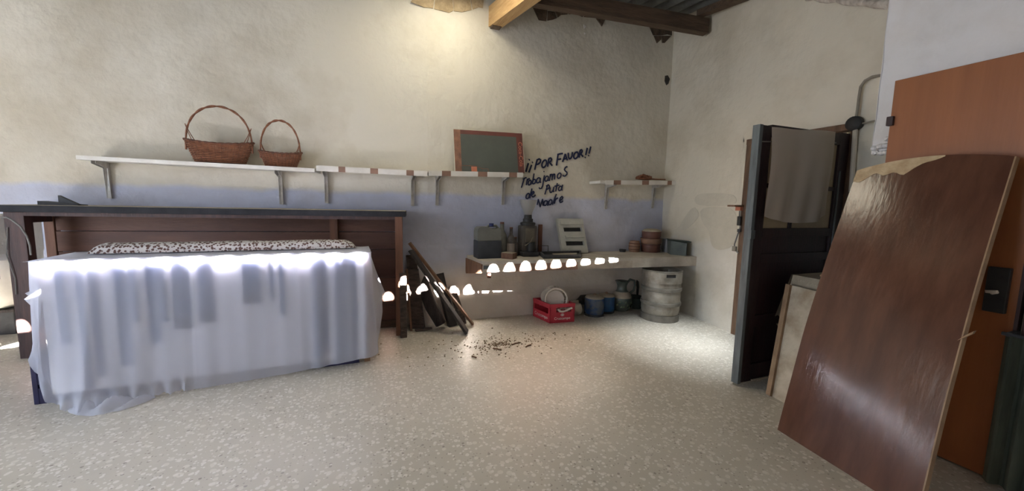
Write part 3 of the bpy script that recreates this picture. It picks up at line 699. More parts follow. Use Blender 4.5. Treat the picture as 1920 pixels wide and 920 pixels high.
# ------------------------------------------------------------------ shelves
def bracket(parent, x, ywall, ztop, depth, hgt, tilt=0):
    t = obj('bracket', box2(B(), (x-.012, ywall-.012, ztop-hgt), (x+.012, ywall+.012, ztop)), 'bracket', parent)
    bb = B(); prism(bb, [(x-.016, ywall-.012, ztop), (x-.016, ywall-depth, ztop), (x-.016, ywall-depth, ztop-.022), (x-.016, ywall-.035, ztop-.05), (x-.016, ywall-.014, ztop-hgt)], (.003, 0, 0)); obj('gusset', bb, 'bracket', t)
    bb = B(); prism(bb, [(x+.013, ywall-.012, ztop), (x+.013, ywall-depth, ztop), (x+.013, ywall-depth, ztop-.022), (x+.013, ywall-.035, ztop-.05), (x+.013, ywall-.014, ztop-hgt)], (.003, 0, 0)); obj('gusset', bb, 'bracket', t)
    return t
def shelf_board(name, label, xa, za, xb, zb, depth, th, brackets, fascia=None, hb=.30):
    t = thing(name, label, 'shelf', ((xa+xb)/2, yw((xa+xb)/2), za), 'white wall shelves')
    A = V((xa, yw(xa)-depth, za)); Bq = V((xb, yw(xb)-depth, zb)); d = (Bq-A); nn = V((d.y, -d.x, 0)).normalized()*-1
    bb = B(); hexa(bb, [A-V((0,0,th)), Bq-V((0,0,th)), Bq+nn*depth-V((0,0,th)), A+nn*depth-V((0,0,th)), A, Bq, Bq+nn*depth, A+nn*depth])
    obj('shelf_board', bb, 'shelf', t)
    if fascia:
        for t0, t1, brown in fascia:
            p, q = A+d*t0, A+d*t1; o_ = -nn*.004
            bb = B(); hexa(bb, [p+o_-V((0,0,.045)), q+o_-V((0,0,.045)), q-V((0,0,.045)), p-V((0,0,.045)), p+o_+V((0,0,.004)), q+o_+V((0,0,.004)), q+V((0,0,.004)), p+V((0,0,.004))])
            o = obj('edge_tape' if brown else 'edge_strip', bb, 'tape' if brown else 'shelf', t)
            if brown: lab(o, 'brown tape band')
    for x in brackets:
        f = (x-xa)/(xb-xa); bracket(t, x, yw(x)-.012, za+(zb-za)*f-th, depth*.8, hb)
    return t
s1 = shelf_board('wall_shelf', 'long plain white wall shelf carrying the two wicker baskets', -2.11, 1.556, -.41, 1.526, .225, .032, (-2.02, -.72))
s2 = shelf_board('wall_shelf', 'white shelf with brown taped edge just right of the small basket', -.396, 1.550, .565, 1.538, .225, .03, (-.335, .45), [(0,.19,0),(.19,.25,1),(.25,.47,0),(.47,.54,1),(.54,.80,0),(.80,.87,1),(.87,1,0)])
s3 = shelf_board('wall_shelf', 'white shelf with brown taped edge carrying the green board', .575, 1.545, 1.545, 1.572, .225, .03, (.69, 1.40), [(0,.13,0),(.13,.22,1),(.22,.50,0),(.50,.60,1),(.60,.84,0),(.84,.93,1),(.93,1,0)])
s4 = shelf_board('wall_shelf', 'short white shelf with brown taped edge in the right corner', 2.49, 1.535, 3.60, 1.573, .225, .03, (2.72, 3.42), [(.06,.16,0),(.16,.25,1),(.25,.52,0),(.52,.61,1),(.61,.86,0),(.86,.92,1),(.92,1,0)])
for px_ in (1160, 1245):    # hooks and clutter under the corner shelf
    pass
o = thing('rope_coil', 'brown tangle of rope lying on the short corner shelf', 'rope', (3.2, 3.83, 1.57))
bm = B(); pts = []
for i in range(150):
    a = i*.33; r_ = .055+.025*math.sin(i*.7); pts.append(V((3.17+r_*1.35*math.cos(a), 3.84+r_*.7*math.sin(a), 1.583+.055*(i/150)*(.6+.4*math.sin(i*1.3)))))
tube(bm, pts, .009, 6)
obj('coil', bm, 'wicker', o, smooth=True)
bm = B(); tube(bm, [V((3.22, 3.80, 1.588)), V((3.34, 3.79, 1.586)), V((3.46, 3.80, 1.590))], .009, 6); obj('tail', bm, 'wicker', o, smooth=True)

# ------------------------------------------------------------------ baskets
def basket(name, label, cx, ycn, z0, wb, wt, h, hh, depth):
    t = thing(name, label, 'basket', (cx, ycn, z0), 'wicker baskets on the shelf')
    NS = 30
    def pos(a, f, out=0):
        hw = (wb+(wt-wb)*f)/2+out; hd = hw*depth
        dip = h*.16*(1-abs(math.cos(a))**2)*f*0.9
        return V((cx+hw*math.cos(a), ycn+hd*math.sin(a), z0+.004+(h-dip)*f))
    bb = B()
    for k in range(NS):
        a = 2*PI*k/NS; tube(bb, [pos(a, f/5) for f in range(6)], .0035, 5)
    s = obj('stakes', bb, 'wicker_d', t, smooth=True)
    bb = B(); NR = 12
    for r in range(NR):
        f = .04+.92*r/(NR-1); pts = []
        for i in range(NS*3+1):
            a = 2*PI*i/(NS*3); pts.append(pos(a, f, .0045*math.sin(NS/2*a + (PI if r % 2 else 0))))
        tube(bb, pts, .0048*h/.16, 5, cap=False)
    obj('weave', bb, 'wicker', t, smooth=True)
    bb = B(); lathe(bb, [(0, .003), (wb/2, .003), (wb/2, .009), (0, .009)], (cx, ycn, z0), 30, ex=(1, depth)); obj('bottom', bb, 'wicker_d', t)
    bb = B()
    for ph in (0, PI):
        pts = []
        for i in range(97):
            a = 2*PI*i/96; p = pos(a, 1); pts.append(p+V((0, 0, .004*math.sin(14*a+ph))) + V((math.cos(a), math.sin(a), 0))*.004*math.cos(14*a+ph))
        tube(bb, pts, .0055, 6, cap=False)
    obj('rim', bb, 'wicker_d', t, smooth=True)
    hd = obj('handle', B(), 'wicker', t)
    bb = B(); W2 = wt/2-.012
    def arcp(i, n, ph, k=.0055):
        q = i/n; a = PI*(1-q); ztop = z0+hh; zb = z0+h*.55
        p = V((cx+W2*math.cos(a)*(1.0 if abs(math.cos(a)) < .97 else 1), ycn, zb+(ztop-zb)*max(0, math.sin(a))**.72))
        return p + V((0, math.cos(q*26+ph)*k, math.sin(q*26+ph)*k))
    for ph in (0, PI): tube(bb, [arcp(i, 70, ph) for i in range(71)], .0062, 6)
    me = bpy.data.meshes.new('handle'); bmesh.ops.recalc_face_normals(bb, faces=bb.faces[:])
    for f in bb.faces: f.smooth = True
    bb.to_mesh(me); bb.free(); me.materials.append(M['wicker']); hd.data = me
    for sx_ in (-1, 1):
        for dy in (-1, 1):
            bb = B(); p0 = V((cx+sx_*W2*.99, ycn, z0+h*1.7)); p1 = pos((0 if sx_ > 0 else PI) + dy*.75, .98)
            tube(bb, [p0, (p0+p1)/2+V((0, 0, -.01)), p1], .0032, 5); obj('brace', bb, 'wicker', t, smooth=True)
    return t
basket('wicker_basket', 'larger brown wicker basket with tall round handle on the white shelf', -1.155, 4.066, 1.545, .36, .50, .185, .478, .24)
basket('wicker_basket', 'smaller brown wicker basket with narrow arched handle on the white shelf', -.69, 4.006, 1.534, .24, .335, .13, .405, .30)

# ------------------------------------------------------------------ the green board leaning on the shelf
pg = thing('sign_board', 'old dark green board with rust border leaning on the taped shelf', 'sign', (1.22, 3.87, 1.57))
A = V((.845, 3.80, 1.555)); Bq = V((1.585, 3.80, 1.575)); Hh = V((0, .10, .425))
e1 = (Bq-A); nf = e1.cross(Hh).normalized()
if nf.y > 0: nf = -nf
def on(u, v, o_=0): return A+e1*u+Hh*v+nf*o_
def slab2(u0, v0, u1, v1, o0, o1):
    bb = B(); hexa(bb, [on(u0,v0,o0), on(u1,v0,o0), on(u1,v1,o0), on(u0,v1,o0), on(u0,v0,o1), on(u1,v0,o1), on(u1,v1,o1), on(u0,v1,o1)]); return bb
obj('backing', slab2(-.006, 0, 1.008, 1.012, -.012, .0), 'board_e', pg)
obj('panel', slab2(.09, .0, .905, .90, .0003, .002), 'board_g', pg)
obj('left_band', slab2(0, 0, .09, 1, .0003, .002), 'board_o', pg)
obj('top_band', slab2(.09, .90, .905, 1, .0003, .002), 'board_r', pg)
lb = lab(obj('right_band', slab2(.905, 0, 1, 1, .0003, .002), 'board_r', pg), 'red band with orange script')
# orange script running up the right band
def script(strk, ww=.010):
    bb = B()
    for st in strk: ribbon(bb, [on(u_, v_, .0025) for u_, v_ in st], ww, nf, .001)
    return bb
sg2 = [[(.045, 0.005), (.05, .145), (.27, .15), (.38, .085), (.46, .085), (.46, .005)]]
txt('Coca-Cola', .062, on(.932, .47, .0026), -Hh, e1, 'orange', lb)
obj('outline', script(sg2, .006), 'board_o', pg)
obj('rust_patch', slab2(.22, .0, .30, .13, .0022, .0026), 'orange', pg)
lab(obj('green_patch', slab2(.385, .0, .455, .08, .0022, .0026), 'scale', pg), 'small grey green printed square')

# ------------------------------------------------------------------ the wall counter
ZC = .70
ct = thing('wall_counter', 'worn pale counter slab built against the back wall above the keg', 'counter', (2.3, 3.7, ZC))
F0 = V((1.045, 3.478, 0)); F1 = V((3.535, 3.30, 0))
def cpt(t, z): return F0+(F1-F0)*t+V((0, 0, z))
bb = B(); hexa(bb, [cpt(0, ZC-.03), cpt(1, ZC-.03), V((3.66, YB+.03, ZC-.03)), V((1.0, YB+.03, ZC-.03)), cpt(0, ZC), cpt(1, ZC), V((3.66, YB+.03, ZC)), V((1.0, YB+.03, ZC))]); obj('slab', bb, 'slab', ct)
fd = (F1-F0).normalized(); fn = V((-fd.y, fd.x, 0))
for t0, t1, mm in ((0, .085, 'slab_face'), (.085, .19, 'slab_br'), (.19, .235, 'slab_br'), (.235, .40, 'slab_br'), (.40, .66, 'slab_face'), (.66, 1, 'slab')):
    bb = B(); lo = ZC-.105
    a, b = cpt(t0, 0), cpt(t1, 0)
    hexa(bb, [a+V((0,0,lo)), b+V((0,0,lo)), b+fn*.03+V((0,0,lo)), a+fn*.03+V((0,0,lo)), a+V((0,0,ZC-.03)), b+V((0,0,ZC-.03)), b+fn*.03+V((0,0,ZC-.03)), a+fn*.03+V((0,0,ZC-.03))])
    o = obj('fascia', bb, mm, ct)
    if mm == 'slab_br': lab(o, 'brown stretch of the counter edge')
bb = B(); hexa(bb, [V((1.03, 3.51, ZC-.12)), V((1.05, 3.51, ZC-.12)), V((1.012, YB, ZC-.20)), V((.992, YB, ZC-.20)), V((1.03, 3.49, ZC-.03)), V((1.05, 3.49, ZC-.03)), V((1.012, YB, ZC-.03)), V((.992, YB, ZC-.03))]); lab(obj('end_board', bb, 'scrap3', ct), 'orange brown end board')
obj('corner_plate', box2(B(), (1.05, 3.472, ZC-.075), (1.13, 3.50, ZC-.04), .003), 'door_paint', ct)
obj('peg', box2(B(), (1.10, 3.50, ZC-.17), (1.135, 3.53, ZC-.03), .003), 'stick', ct)

# jerrycan
jc = thing('jerrycan', 'dusty plastic jerrycan half full of dark liquid on the counter end', 'jerrycan', (1.17, 3.74, ZC))
cx_, cyy = 1.165, 3.73
bb = B(); box2(bb, (cx_-.125, cyy-.085, ZC), (cx_+.125, cyy+.085, ZC+.178), .008); obj('lower_body', bb, 'jerry_b', jc, smooth=True)
bb = B(); prof = [(-.125, .175), (-.125, .285), (-.108, .315), (.0, .318), (.03, .285), (.085, .285), (.10, .312), (.118, .300), (.125, .28), (.125, .175)]
prism(bb, [V((cx_+a, cyy-.08, ZC+b)) for a, b in prof], (0, .16, 0)); bmesh.ops.bevel(bb, geom=bb.edges[:], offset=.009, segments=2, affect='EDGES'); obj('upper_body', bb, 'jerry', jc, smooth=True)
bb = B(); tube(bb, [V((cx_-.02, cyy, ZC+.305)), V((cx_+.01, cyy, ZC+.326)), V((cx_+.09, cyy, ZC+.326)), V((cx_+.112, cyy, ZC+.300))], .012, 8); obj('handle', bb, 'jerry', jc, smooth=True)
bb = B(); lathe(bb, [(0, 0), (.024, 0), (.024, .03), (0, .03)], (cx_+.03, cyy-.03, ZC+.322), 16); obj('cap', bb, 'cap', jc)
# bottles
def bottle(cx, cy_, h, r, label, m, lbl=True):
    t = thing('glass_bottle', label, 'bottle', (cx, cy_, ZC), 'dusty bottles beside the jerrycan')
    bb = B(); lathe(bb, [(0, 0), (r, .0), (r, h*.55), (r*.9, h*.63), (r*.42, h*.76), (r*.36, h*.92), (r*.42, h*.93), (r*.42, h*.95), (0, h*.95)], (cx, cy_, ZC), 20); obj('body', bb, m, t, smooth=True)
    bb = B(); lathe(bb, [(0, h*.951), (r*.40, h*.951), (r*.40, h), (0, h)], (cx, cy_, ZC), 14); obj('cap', bb, 'stick', t)
    if lbl:
        bb = B(); lathe(bb, [(r*1.015, h*.18), (r*1.015, h*.46)], (cx, cy_, ZC), 20); obj('paper_label', bb, 'label', t)
bottle(1.345, 3.80, .36, .055, 'taller grey bottle right behind the jerrycan', 'jerry', False)
bottle(1.425, 3.74, .31, .042, 'dark brown bottle with faded label beside the jerrycan', 'glassd')
bottle(1.50, 3.80, .20, .036, 'short dark bottle between the brown bottle and the coffee grinder', 'glassd', False)
# block
bk = thing('wooden_block', 'small brown block with dusty top at the front of the counter', 'block', (1.33, 3.6, ZC))
a = V((1.255, 3.655, ZC)); bx_ = V((1.385, 3.515, ZC)); 
Ub = V((.68, -.73, 0)).normalized(); Wb = V((.73, .68, 0)).normalized(); cc = V((1.36, 3.615, ZC+.030))
obj('body', box(B(), cc, (.13, .10, .058), Ub, Wb, bev=.003), 'brick', bk); obj('dusty_top', box(B(), cc+V((0,0,.0305)), (.124, .094, .003), Ub, Wb), 'dust', bk)
# coffee grinder
cg = thing('coffee_grinder', 'old bar coffee grinder with clear dusty hopper on the counter', 'coffee grinder', (1.66, 3.79, ZC))
gx, gy = 1.638, 3.80
bb = B(); box2(bb, (gx-.095, gy-.11, ZC), (gx+.095, gy+.09, ZC+.05), .012); obj('base', bb, 'blackgrey', cg, smooth=True)
bb = B(); box2(bb, (gx-.085, gy-.06, ZC+.05), (gx+.085, gy+.08, ZC+.325), .016); obj('body', bb, 'grind', cg, smooth=True)
bb = B(); box2(bb, (gx-.05, gy-.067, ZC+.15), (gx+.055, gy-.058, ZC+.30), .004); obj('face_plate', bb, 'grind2', cg)
bb = B(); lathe(bb, [(0, 0), (.045, 0), (.05, .09), (0, .09)], (gx, gy-.10, ZC+.06), 18); obj('dosing_cup', bb, 'black', cg, smooth=True)
bb = B(); tube(bb, [V((gx+.03, gy-.07, ZC+.20)), V((gx-.01, gy-.12, ZC+.16)), V((gx-.08, gy-.13, ZC+.12))], .006, 6); obj('lever', bb, 'grind2', cg, smooth=True)
bb = B(); lathe(bb, [(0, .325), (.078, .325), (.082, .34), (.082, .355), (.055, .365), (.055, .395), (.044, .40), (.040, .44), (0, .44)], (gx, gy, ZC), 24); obj('collar', bb, 'black', cg, smooth=True)
bb = B(); lathe(bb, [(.040, .44), (.048, .47), (.076, .53), (.091, .585), (.094, .60), (.090, .60), (.072, .53), (.044, .472), (.036, .44)], (gx, gy, ZC), 28); obj('hopper', bb, 'hopper', cg, smooth=True)
bb = B(); lathe(bb, [(0, .441), (.036, .441), (.044, .468), (0, .472)], (gx, gy, ZC), 20); obj('coffee_residue', bb, 'grind', cg)
# upright wood and wire stand
o = thing('upright_stick', 'narrow red brown wooden stick standing right of the grinder', 'stick', (1.80, 3.88, ZC))
bb = B(); box(bb, (1.835, 3.90, ZC+.165), (.045, .02, .33), bev=.002); obj('stick', bb, 'stick', o)
bb = B(); box(bb, (1.835, 3.90, ZC+.008), (.07, .06, .016)); obj('foot', bb, 'stick', o)
o = thing('wire_stand', 'small bent wire stand beside the upright stick on the counter', 'stand', (1.86, 3.80, ZC))
bb = B(); tube(bb, [V((1.79, 3.84, ZC+.004)), V((1.79, 3.84, ZC+.10)), V((1.91, 3.84, ZC+.095)), V((1.91, 3.84, ZC+.004))], .004, 6); obj('frame', bb, 'black', o, smooth=True)
# black tray
o = thing('black_tray', 'flat black tray with a dusty raised rim at the front of the counter', 'tray', (1.93, 3.62, ZC))
A_ = [at(1012, 479, 'z', ZC), at(1024, 488, 'z', ZC), at(1091, 485, 'z', ZC), at(1086, 474.5, 'z', ZC)]
A_ = [V((1.78, 3.80, ZC)), V((1.70, 3.515, ZC)), V((2.125, 3.49, ZC)), V((2.31, 3.80, ZC))]
bb = B(); prism(bb, A_, (0, 0, .010)); obj('base', bb, 'black', o)
cen = sum(A_, V())/4
for i in range(4):
    p, q = A_[i], A_[(i+1) % 4]; ip, iq = p+(cen-p)*.10, q+(cen-q)*.10
    bb = B(); hexa(bb, [p, q, iq, ip] + [r_+V((0, 0, .038)) for r_ in (p, q, iq, ip)]); obj('rim', bb, 'blackgrey', o)
bb = B(); prism(bb, [cen+(r_-cen)*.6+V((.08, .06, .011)) for r_ in A_], (0, 0, .004)); obj('dust_layer', bb, 'dust', o)
# breaker box cover
o = thing('breaker_box_cover', 'grey plastic breaker box cover with two slots leaning on the wall', 'breaker box', (2.18, 3.88, ZC))
bA = V((2.075, 3.83, ZC+.002)); bU = V((.335, .0, 0)); bH = V((-.035, .10, .39)); bn = bU.cross(bH).normalized()
if bn.y > 0: bn = -bn
def bq(u, v, o_): return bA+bU*u+bH*v+bn*o_
def bslab(u0, v0, u1, v1, o0, o1, dv=0): return hexa(B(), [bq(u0,v0,o0), bq(u1,v0,o0), bq(u1,v1,o0), bq(u0,v1,o0), bq(u0,v0,o1), bq(u1,v0,o1), bq(u1,v1,o1), bq(u0,v1,o1)])
for nm, a in (('side_rail', (0, 0, .19, 1)), ('side_rail', (.90, 0, 1, 1)), ('cross_bar', (.19, 0, .90, .22)), ('cross_bar', (.19, .34, .90, .62)), ('cross_bar', (.19, .74, .90, 1))):
    obj(nm, bslab(*a, -.01, .03), 'boxgrey', o)
obj('hood', bslab(.08, .82, .97, .97, .03, .05), 'boxgrey', o); obj('hood', bslab(.2, .44, .92, .50, .03, .045), 'boxgrey', o)
obj('slot_back', bslab(.17, .20, .92, .78, -.012, -.004), 'black', o)
# ash dish, woven pot, brown pots, tin
o = thing('ash_dish', 'tiny dark dish on the counter left of the stacked pots', 'dish', (3.0, 3.84, ZC))
obj('dish', lathe(B(), [(0, .0), (.034, 0), (.042, .032), (.036, .032), (.028, .010), (0, .008)], (2.93, 3.86, ZC), 20), 'blackgrey', o, smooth=True)
o = thing('woven_pot', 'small tan woven pot beside the stacked brown pots', 'pot', (3.08, 3.84, ZC))
obj('pot', lathe(B(), [(0, 0), (.058, 0), (.068, .04), (.066, .09), (.056, .125), (.058, .135), (.048, .135), (.050, .10), (.05, .03), (0, .02)], (3.085, 3.84, ZC), 24), 'copper2', o, smooth=True)
for zz in (.035, .07, .105): obj('band', lathe(B(), [(.064, zz-.006), (.071, zz), (.064, zz+.006)], (3.085, 3.84, ZC), 24), 'copper', o, smooth=True)
for i, (r, z0, h, m, l) in enumerate(((.115, 0, .10, 'copper', 'lowest brown pot of the stack in the counter corner'), (.122, .102, .065, 'copper2', 'tan middle pot of the stack in the counter corner'), (.112, .169, .085, 'copper', 'topmost brown pot of the stack, with a pale lid'))):
    t = thing('clay_pot', l, 'pot', (3.30, 3.80, ZC+z0), 'stacked pots in the counter corner')
    obj('body', lathe(B(), [(0, z0), (r*.93, z0), (r, z0+h*.3), (r, z0+h*.86), (r*1.04, z0+h*.9), (r*1.04, z0+h), (0, z0+h)], (3.30, 3.80, ZC), 32), m, t, smooth=True)
    if i == 2: lab(obj('lid', lathe(B(), [(r*.98, z0+h), (r*.9, z0+h+.018), (r*.55, z0+h+.03), (0, z0+h+.034)], (3.30, 3.80, ZC), 32), 'canvas', t, smooth=True), 'pale dusty lid')
    if i == 1: obj('handle', box2(B(), (3.30+r, 3.785, ZC+z0+.025), (3.30+r+.03, 3.815, ZC+z0+.045), .004), 'copper', t)
o = thing('grey_carton', 'pale grey carton between the pots and the green tin', 'box', (3.43, 3.74, ZC))
obj('carton', box(B(), (3.50, 3.735, ZC+.082), (.085, .12, .163), V((.93, -.36, 0)), V((.36, .93, 0)), bev=.003), 'carton', o)
o = thing('open_tin', 'dark grey green tin with a lid bent open at the counter corner', 'tin', (3.5, 3.5, ZC))
tU = V((.5, -.866, 0)); tW = V((.866, .5, 0)); tc_ = V((3.435, 3.46, ZC+.083))
hexa(bm := B(), [V((3.44, 3.66, ZC)), V((3.35, 3.52, ZC)), V((3.44, 3.37, ZC)), V((3.53, 3.45, ZC)), V((3.43, 3.67, ZC+.165)), V((3.33, 3.50, ZC+.165)), V((3.43, 3.36, ZC+.150)), V((3.53, 3.45, ZC+.155))]); obj('tin_body', bm, 'scale', o)
bm = B(); hexa(bm, [V((3.43, 3.68, ZC+.167)), V((3.30, 3.51, ZC+.170)), V((3.44, 3.31, ZC+.160)), V((3.54, 3.45, ZC+.157)), V((3.43, 3.68, ZC+.177)), V((3.29, 3.51, ZC+.182)), V((3.44, 3.30, ZC+.172)), V((3.54, 3.45, ZC+.167))]); lab(obj('lid', bm, 'green_d', o), 'darker bent lid')

# ------------------------------------------------------------------ under the counter
kg = thing('beer_keg', 'large dented steel beer keg on the floor under the counter end', 'keg', (3.10, 3.33, 0))
kx, ky = 3.105, 3.365; KR = .208
kb = obj('body', lathe(B(), [(0, .045), (.17, .045), (.195, .07), (.205, .12), (.205, .18), (.200, .20), (.205, .215), (.205, .33), (.200, .345), (.205, .36), (.203, .44), (.19, .475), (.16, .485), (0, .487)], (kx, ky, 0), 48), 'steel', kg, smooth=True)
for zz in (.195, .355): obj('rolling_band', lathe(B(), [(.200, zz-.024), (.2155, zz-.016), (.2175, zz), (.2155, zz+.016), (.200, zz+.024)], (kx, ky, 0), 48), 'steel_d', kg, smooth=True)
lab(obj('foot_ring', lathe(B(), [(.196, 0), (.203, 0), (.203, .07), (.196, .07)], (kx, ky, 0), 48, closed=True), 'steel_d', kg, smooth=True), 'darker foot ring')
# top chime with hand slots
bm = B(); n = 64
def ring(bm, a0, a1, z0, z1, r0=.204, r1=.212):
    st = 4
    for i in range(st):
        b0 = a0+(a1-a0)*i/st; b1 = a0+(a1-a0)*(i+1)/st
        P = lambda a, r, z: V((kx+r*math.cos(a), ky+r*math.sin(a), z))
        hexa(bm, [P(b0,r0,z0), P(b1,r0,z0), P(b1,r1,z0), P(b0,r1,z0), P(b0,r0,z1), P(b1,r0,z1), P(b1,r1,z1), P(b0,r1,z1)])
for q in range(24):
    a0, a1 = q*2*PI/24, (q+1)*2*PI/24
    ring(bm, a0, a1, .43, .50); ring(bm, a0, a1, .535, .558)
    if q % 8 not in (0, 1): ring(bm, a0, a1, .50, .535)
obj('top_chime', bm, 'steel', kg, smooth=True)
obj('chime_rim', lathe(B(), [(.202, .556), (.208, .566), (.215, .560), (.213, .552)], (kx, ky, 0), 48, closed=True), 'steel_d', kg, smooth=True)
obj('valve', lathe(B(), [(0, .487), (.045, .487), (.04, .515), (.02, .525), (0, .525)], (kx, ky, 0), 20), 'steel_d', kg, smooth=True)
obj('painted_well_shade', lathe(B(), [(0, .488), (.20, .490)], (kx, ky, 0), 40), 'blackgrey', kg)  # dark disc paints the shade inside the keg's open top

# red bottle crate
rc = thing('red_crate', 'red plastic bottle crate with white printing holding the dish rack', 'crate', (1.93, 3.68, 0))
cA, cB_, cD = V((1.812, 3.552, 0)), V((2.098, 3.528, 0)), V((1.758, 3.865, 0))
cu = (cB_-cA); cv_ = (cD-cA); cC = cB_+cv_; CHt = .205
cun, cvn = cu.normalized(), cv_.normalized()
def cw(P, Q, inn, z0, z1, f0=0, f1=1, th=.010):
    a, b = P+(Q-P)*f0, P+(Q-P)*f1; return hexa(B(), [a+V((0,0,z0)), b+V((0,0,z0)), b+inn*th+V((0,0,z0)), a+inn*th+V((0,0,z0)), a+V((0,0,z1)), b+V((0,0,z1)), b+inn*th+V((0,0,z1)), a+inn*th+V((0,0,z1))])
sides = ((cA, cB_, cvn, 'front'), (cD, cC, -cvn, 'back'), (cA, cD, cun, 'side'), (cB_, cC, -cun, 'side'))
for P, Q, inn, kind in sides:
    zz0, zz1 = (.115, .165) if kind in ('front', 'back') else (.095, .155)
    f0, f1 = (.25, .85) if kind in ('front', 'back') else (.10, .92)
    obj('lower_wall', cw(P, Q, inn, .0, zz0), 'red', rc); obj('top_rail', cw(P, Q, inn, zz1, CHt-.03), 'red', rc)
    obj('rim', cw(P-inn*.004, Q-inn*.004, inn, CHt-.03, CHt, 0, 1, .018), 'red', rc)
    obj('upright', cw(P, Q, inn, zz0, zz1, 0, f0), 'red', rc); obj('upright', cw(P, Q, inn, zz0, zz1, f1, 1), 'red', rc)
obj('bottom', prism(B(), [cA+V((0,0,.006)), cB_+V((0,0,.006)), cC+V((0,0,.006)), cD+V((0,0,.006))], (0, 0, .008)), 'red', rc)
bm = B(); hx = [cA+cu*f+V((0, 0, z))-cvn*.010 for f, z in ((.30, .152), (.36, .128), (.5, .122), (.64, .132), (.76, .150), (.86, .158))]
tube(bm, hx, .011, 8); lab(obj('rope_handle', bm, 'white_p', rc, smooth=True), 'pale curved hand grip')
txt('Cruzcampo', .040, cA+cu*.5+V((0, 0, .035))-cvn*.0012, cu, (0, 0, 1), 'white', rc)
txt('Cruzcampo', .052, cA+cv_*.5+V((0, 0, .034))-cun*.0012, -cv_, (0, 0, 1), 'white', rc)
bm = B(); ec = cA+cu*.5+V((0, 0, .085))-cvn*.0010
ribbon(bm, [ec+cun*.018*math.cos(t)+V((0, 0, .012*math.sin(t))) for t in [2*PI*i/14 for i in range(15)]], .005, -cvn, .001)
ribbon(bm, [ec-cun*.008, ec+cun*.008], .012, -cvn, .001); obj('emblem', bm, 'white', rc)
# dish rack standing in the crate: rack drum with bars, and round plates
dr = thing('dish_rack', 'off-white plastic dish rack with a round hoop standing in the red crate', 'dish rack', (1.93, 3.7, .05))
ra = V((-.30, -.95, 0)).normalized(); rb = V((.95, -.30, 0)).normalized(); rcn = V((1.945, 3.70, .235)); RR = .118
for off, rr in ((.075, RR), (-.075, RR*.96)):
    bm = B(); tube(bm, [rcn+ra*off+rb*rr*math.cos(t)+V((0, 0, rr*math.sin(t))) for t in [2*PI*i/36 for i in range(37)]], .010, 8, cap=False); obj('hoop', bm, 'white_p', dr, smooth=True)
for i in range(12):
    t = -.9+2.6*i/11; bm = B(); p = rb*RR*math.cos(t)+V((0, 0, RR*math.sin(t))); tube(bm, [rcn+ra*.075+p, rcn-ra*.075+p*.96], .0045, 6); obj('bar', bm, 'white_p', dr, smooth=True)
for k, off in enumerate((.050, .022, -.006, -.034, -.062)):
    t = thing('dinner_plate', ['round dusty plate, foremost in the rack in the crate', 'second plate from the front in the crate rack', 'middle plate of five in the crate rack', 'fourth plate from the front in the crate rack', 'rearmost plate in the crate rack'][k], 'plate', rcn+ra*off, 'plates in the crate rack')
    pr_ = [(0, 0), (.056, 0), (.060, .004), (.098, .012), (.101, .014), (.097, .017), (.056, .008), (0, .006)]
    obj('plate', lathe(B(), pr_, rcn+ra*off-rb*(.012+.010*k)+V((0, 0, -.004)), 36, ra), 'plate', t, smooth=True)
# cutlery basket of the rack: a small lattice
bm = B(); lo = V((2.01, 3.60, .10))
for i in range(4): tube(bm, [lo+V((-.045+.03*i, .0, 0)), lo+V((-.045+.03*i, 0, .125))], .004, 5)
for i in range(5): tube(bm, [lo+V((-.05, 0, .03*i)), lo+V((.05, 0, .03*i))], .004, 5)
obj('cutlery_grid', bm, 'white_p', dr, smooth=True)

# blue gas cans, jug, dark pot, felt, stone
def gas(cx, cy_, label, m, h=.235, r=.112):
    t = thing('gas_canister', label, 'gas canister', (cx, cy_, 0), 'blue camping gas canisters')
    obj('foot_ring', lathe(B(), [(r*.9, 0), (r, 0), (r, .022), (r*.9, .022)], (cx, cy_, 0), 36, closed=True), 'blackgrey', t, smooth=True)
    obj('body', lathe(B(), [(0, .016), (r*.9, .016), (r, .035), (r, h*.80), (r*.97, h*.86)], (cx, cy_, 0), 36), m, t, smooth=True)
    lab(obj('dusty_top', lathe(B(), [(r*.97, h*.86), (r*.88, h*.93), (r*.6, h*.975), (.02, h*.985), (0, h*.985)], (cx, cy_, 0), 36), 'dust', t, smooth=True), 'dust covered domed top')
    obj('valve', lathe(B(), [(0, h*.98), (.014, h*.98), (.014, h*1.05), (.006, h*1.07), (0, h*1.07)], (cx, cy_, 0), 12), 'copper2', t, smooth=True)
gas(2.455, 3.70, 'dark blue gas canister with dusty top, left of the pair', 'gas')
gas(2.66, 3.765, 'brighter blue gas canister between the dark canister and the jug', 'gas2', .225, .100)
jg = thing('glazed_jug', 'dark green glazed jug with curved handle standing by the keg', 'jug', (2.90, 3.77, 0))
jx, jy = 2.885, 3.775
obj('body', lathe(B(), [(0, 0), (.075, 0), (.095, .03), (.118, .10), (.122, .15), (.105, .20), (.075, .235), (.058, .255), (.056, .30), (.068, .335), (.085, .36), (.079, .36), (.06, .335), (.048, .30), (.045, .26), (0, .24)], (jx, jy, 0), 36), 'jug', jg, smooth=True)
bm = B(); tube(bm, [V((jx+.06, jy-.01, .335)), V((jx+.10, jy-.02, .375)), V((jx+.155, jy-.03, .36)), V((jx+.165, jy-.035, .30)), V((jx+.15, jy-.03, .24)), V((jx+.105, jy-.01, .20))], [.016, .015, .014, .013, .013, .015], 8); obj('handle', bm, 'jug', jg, smooth=True)
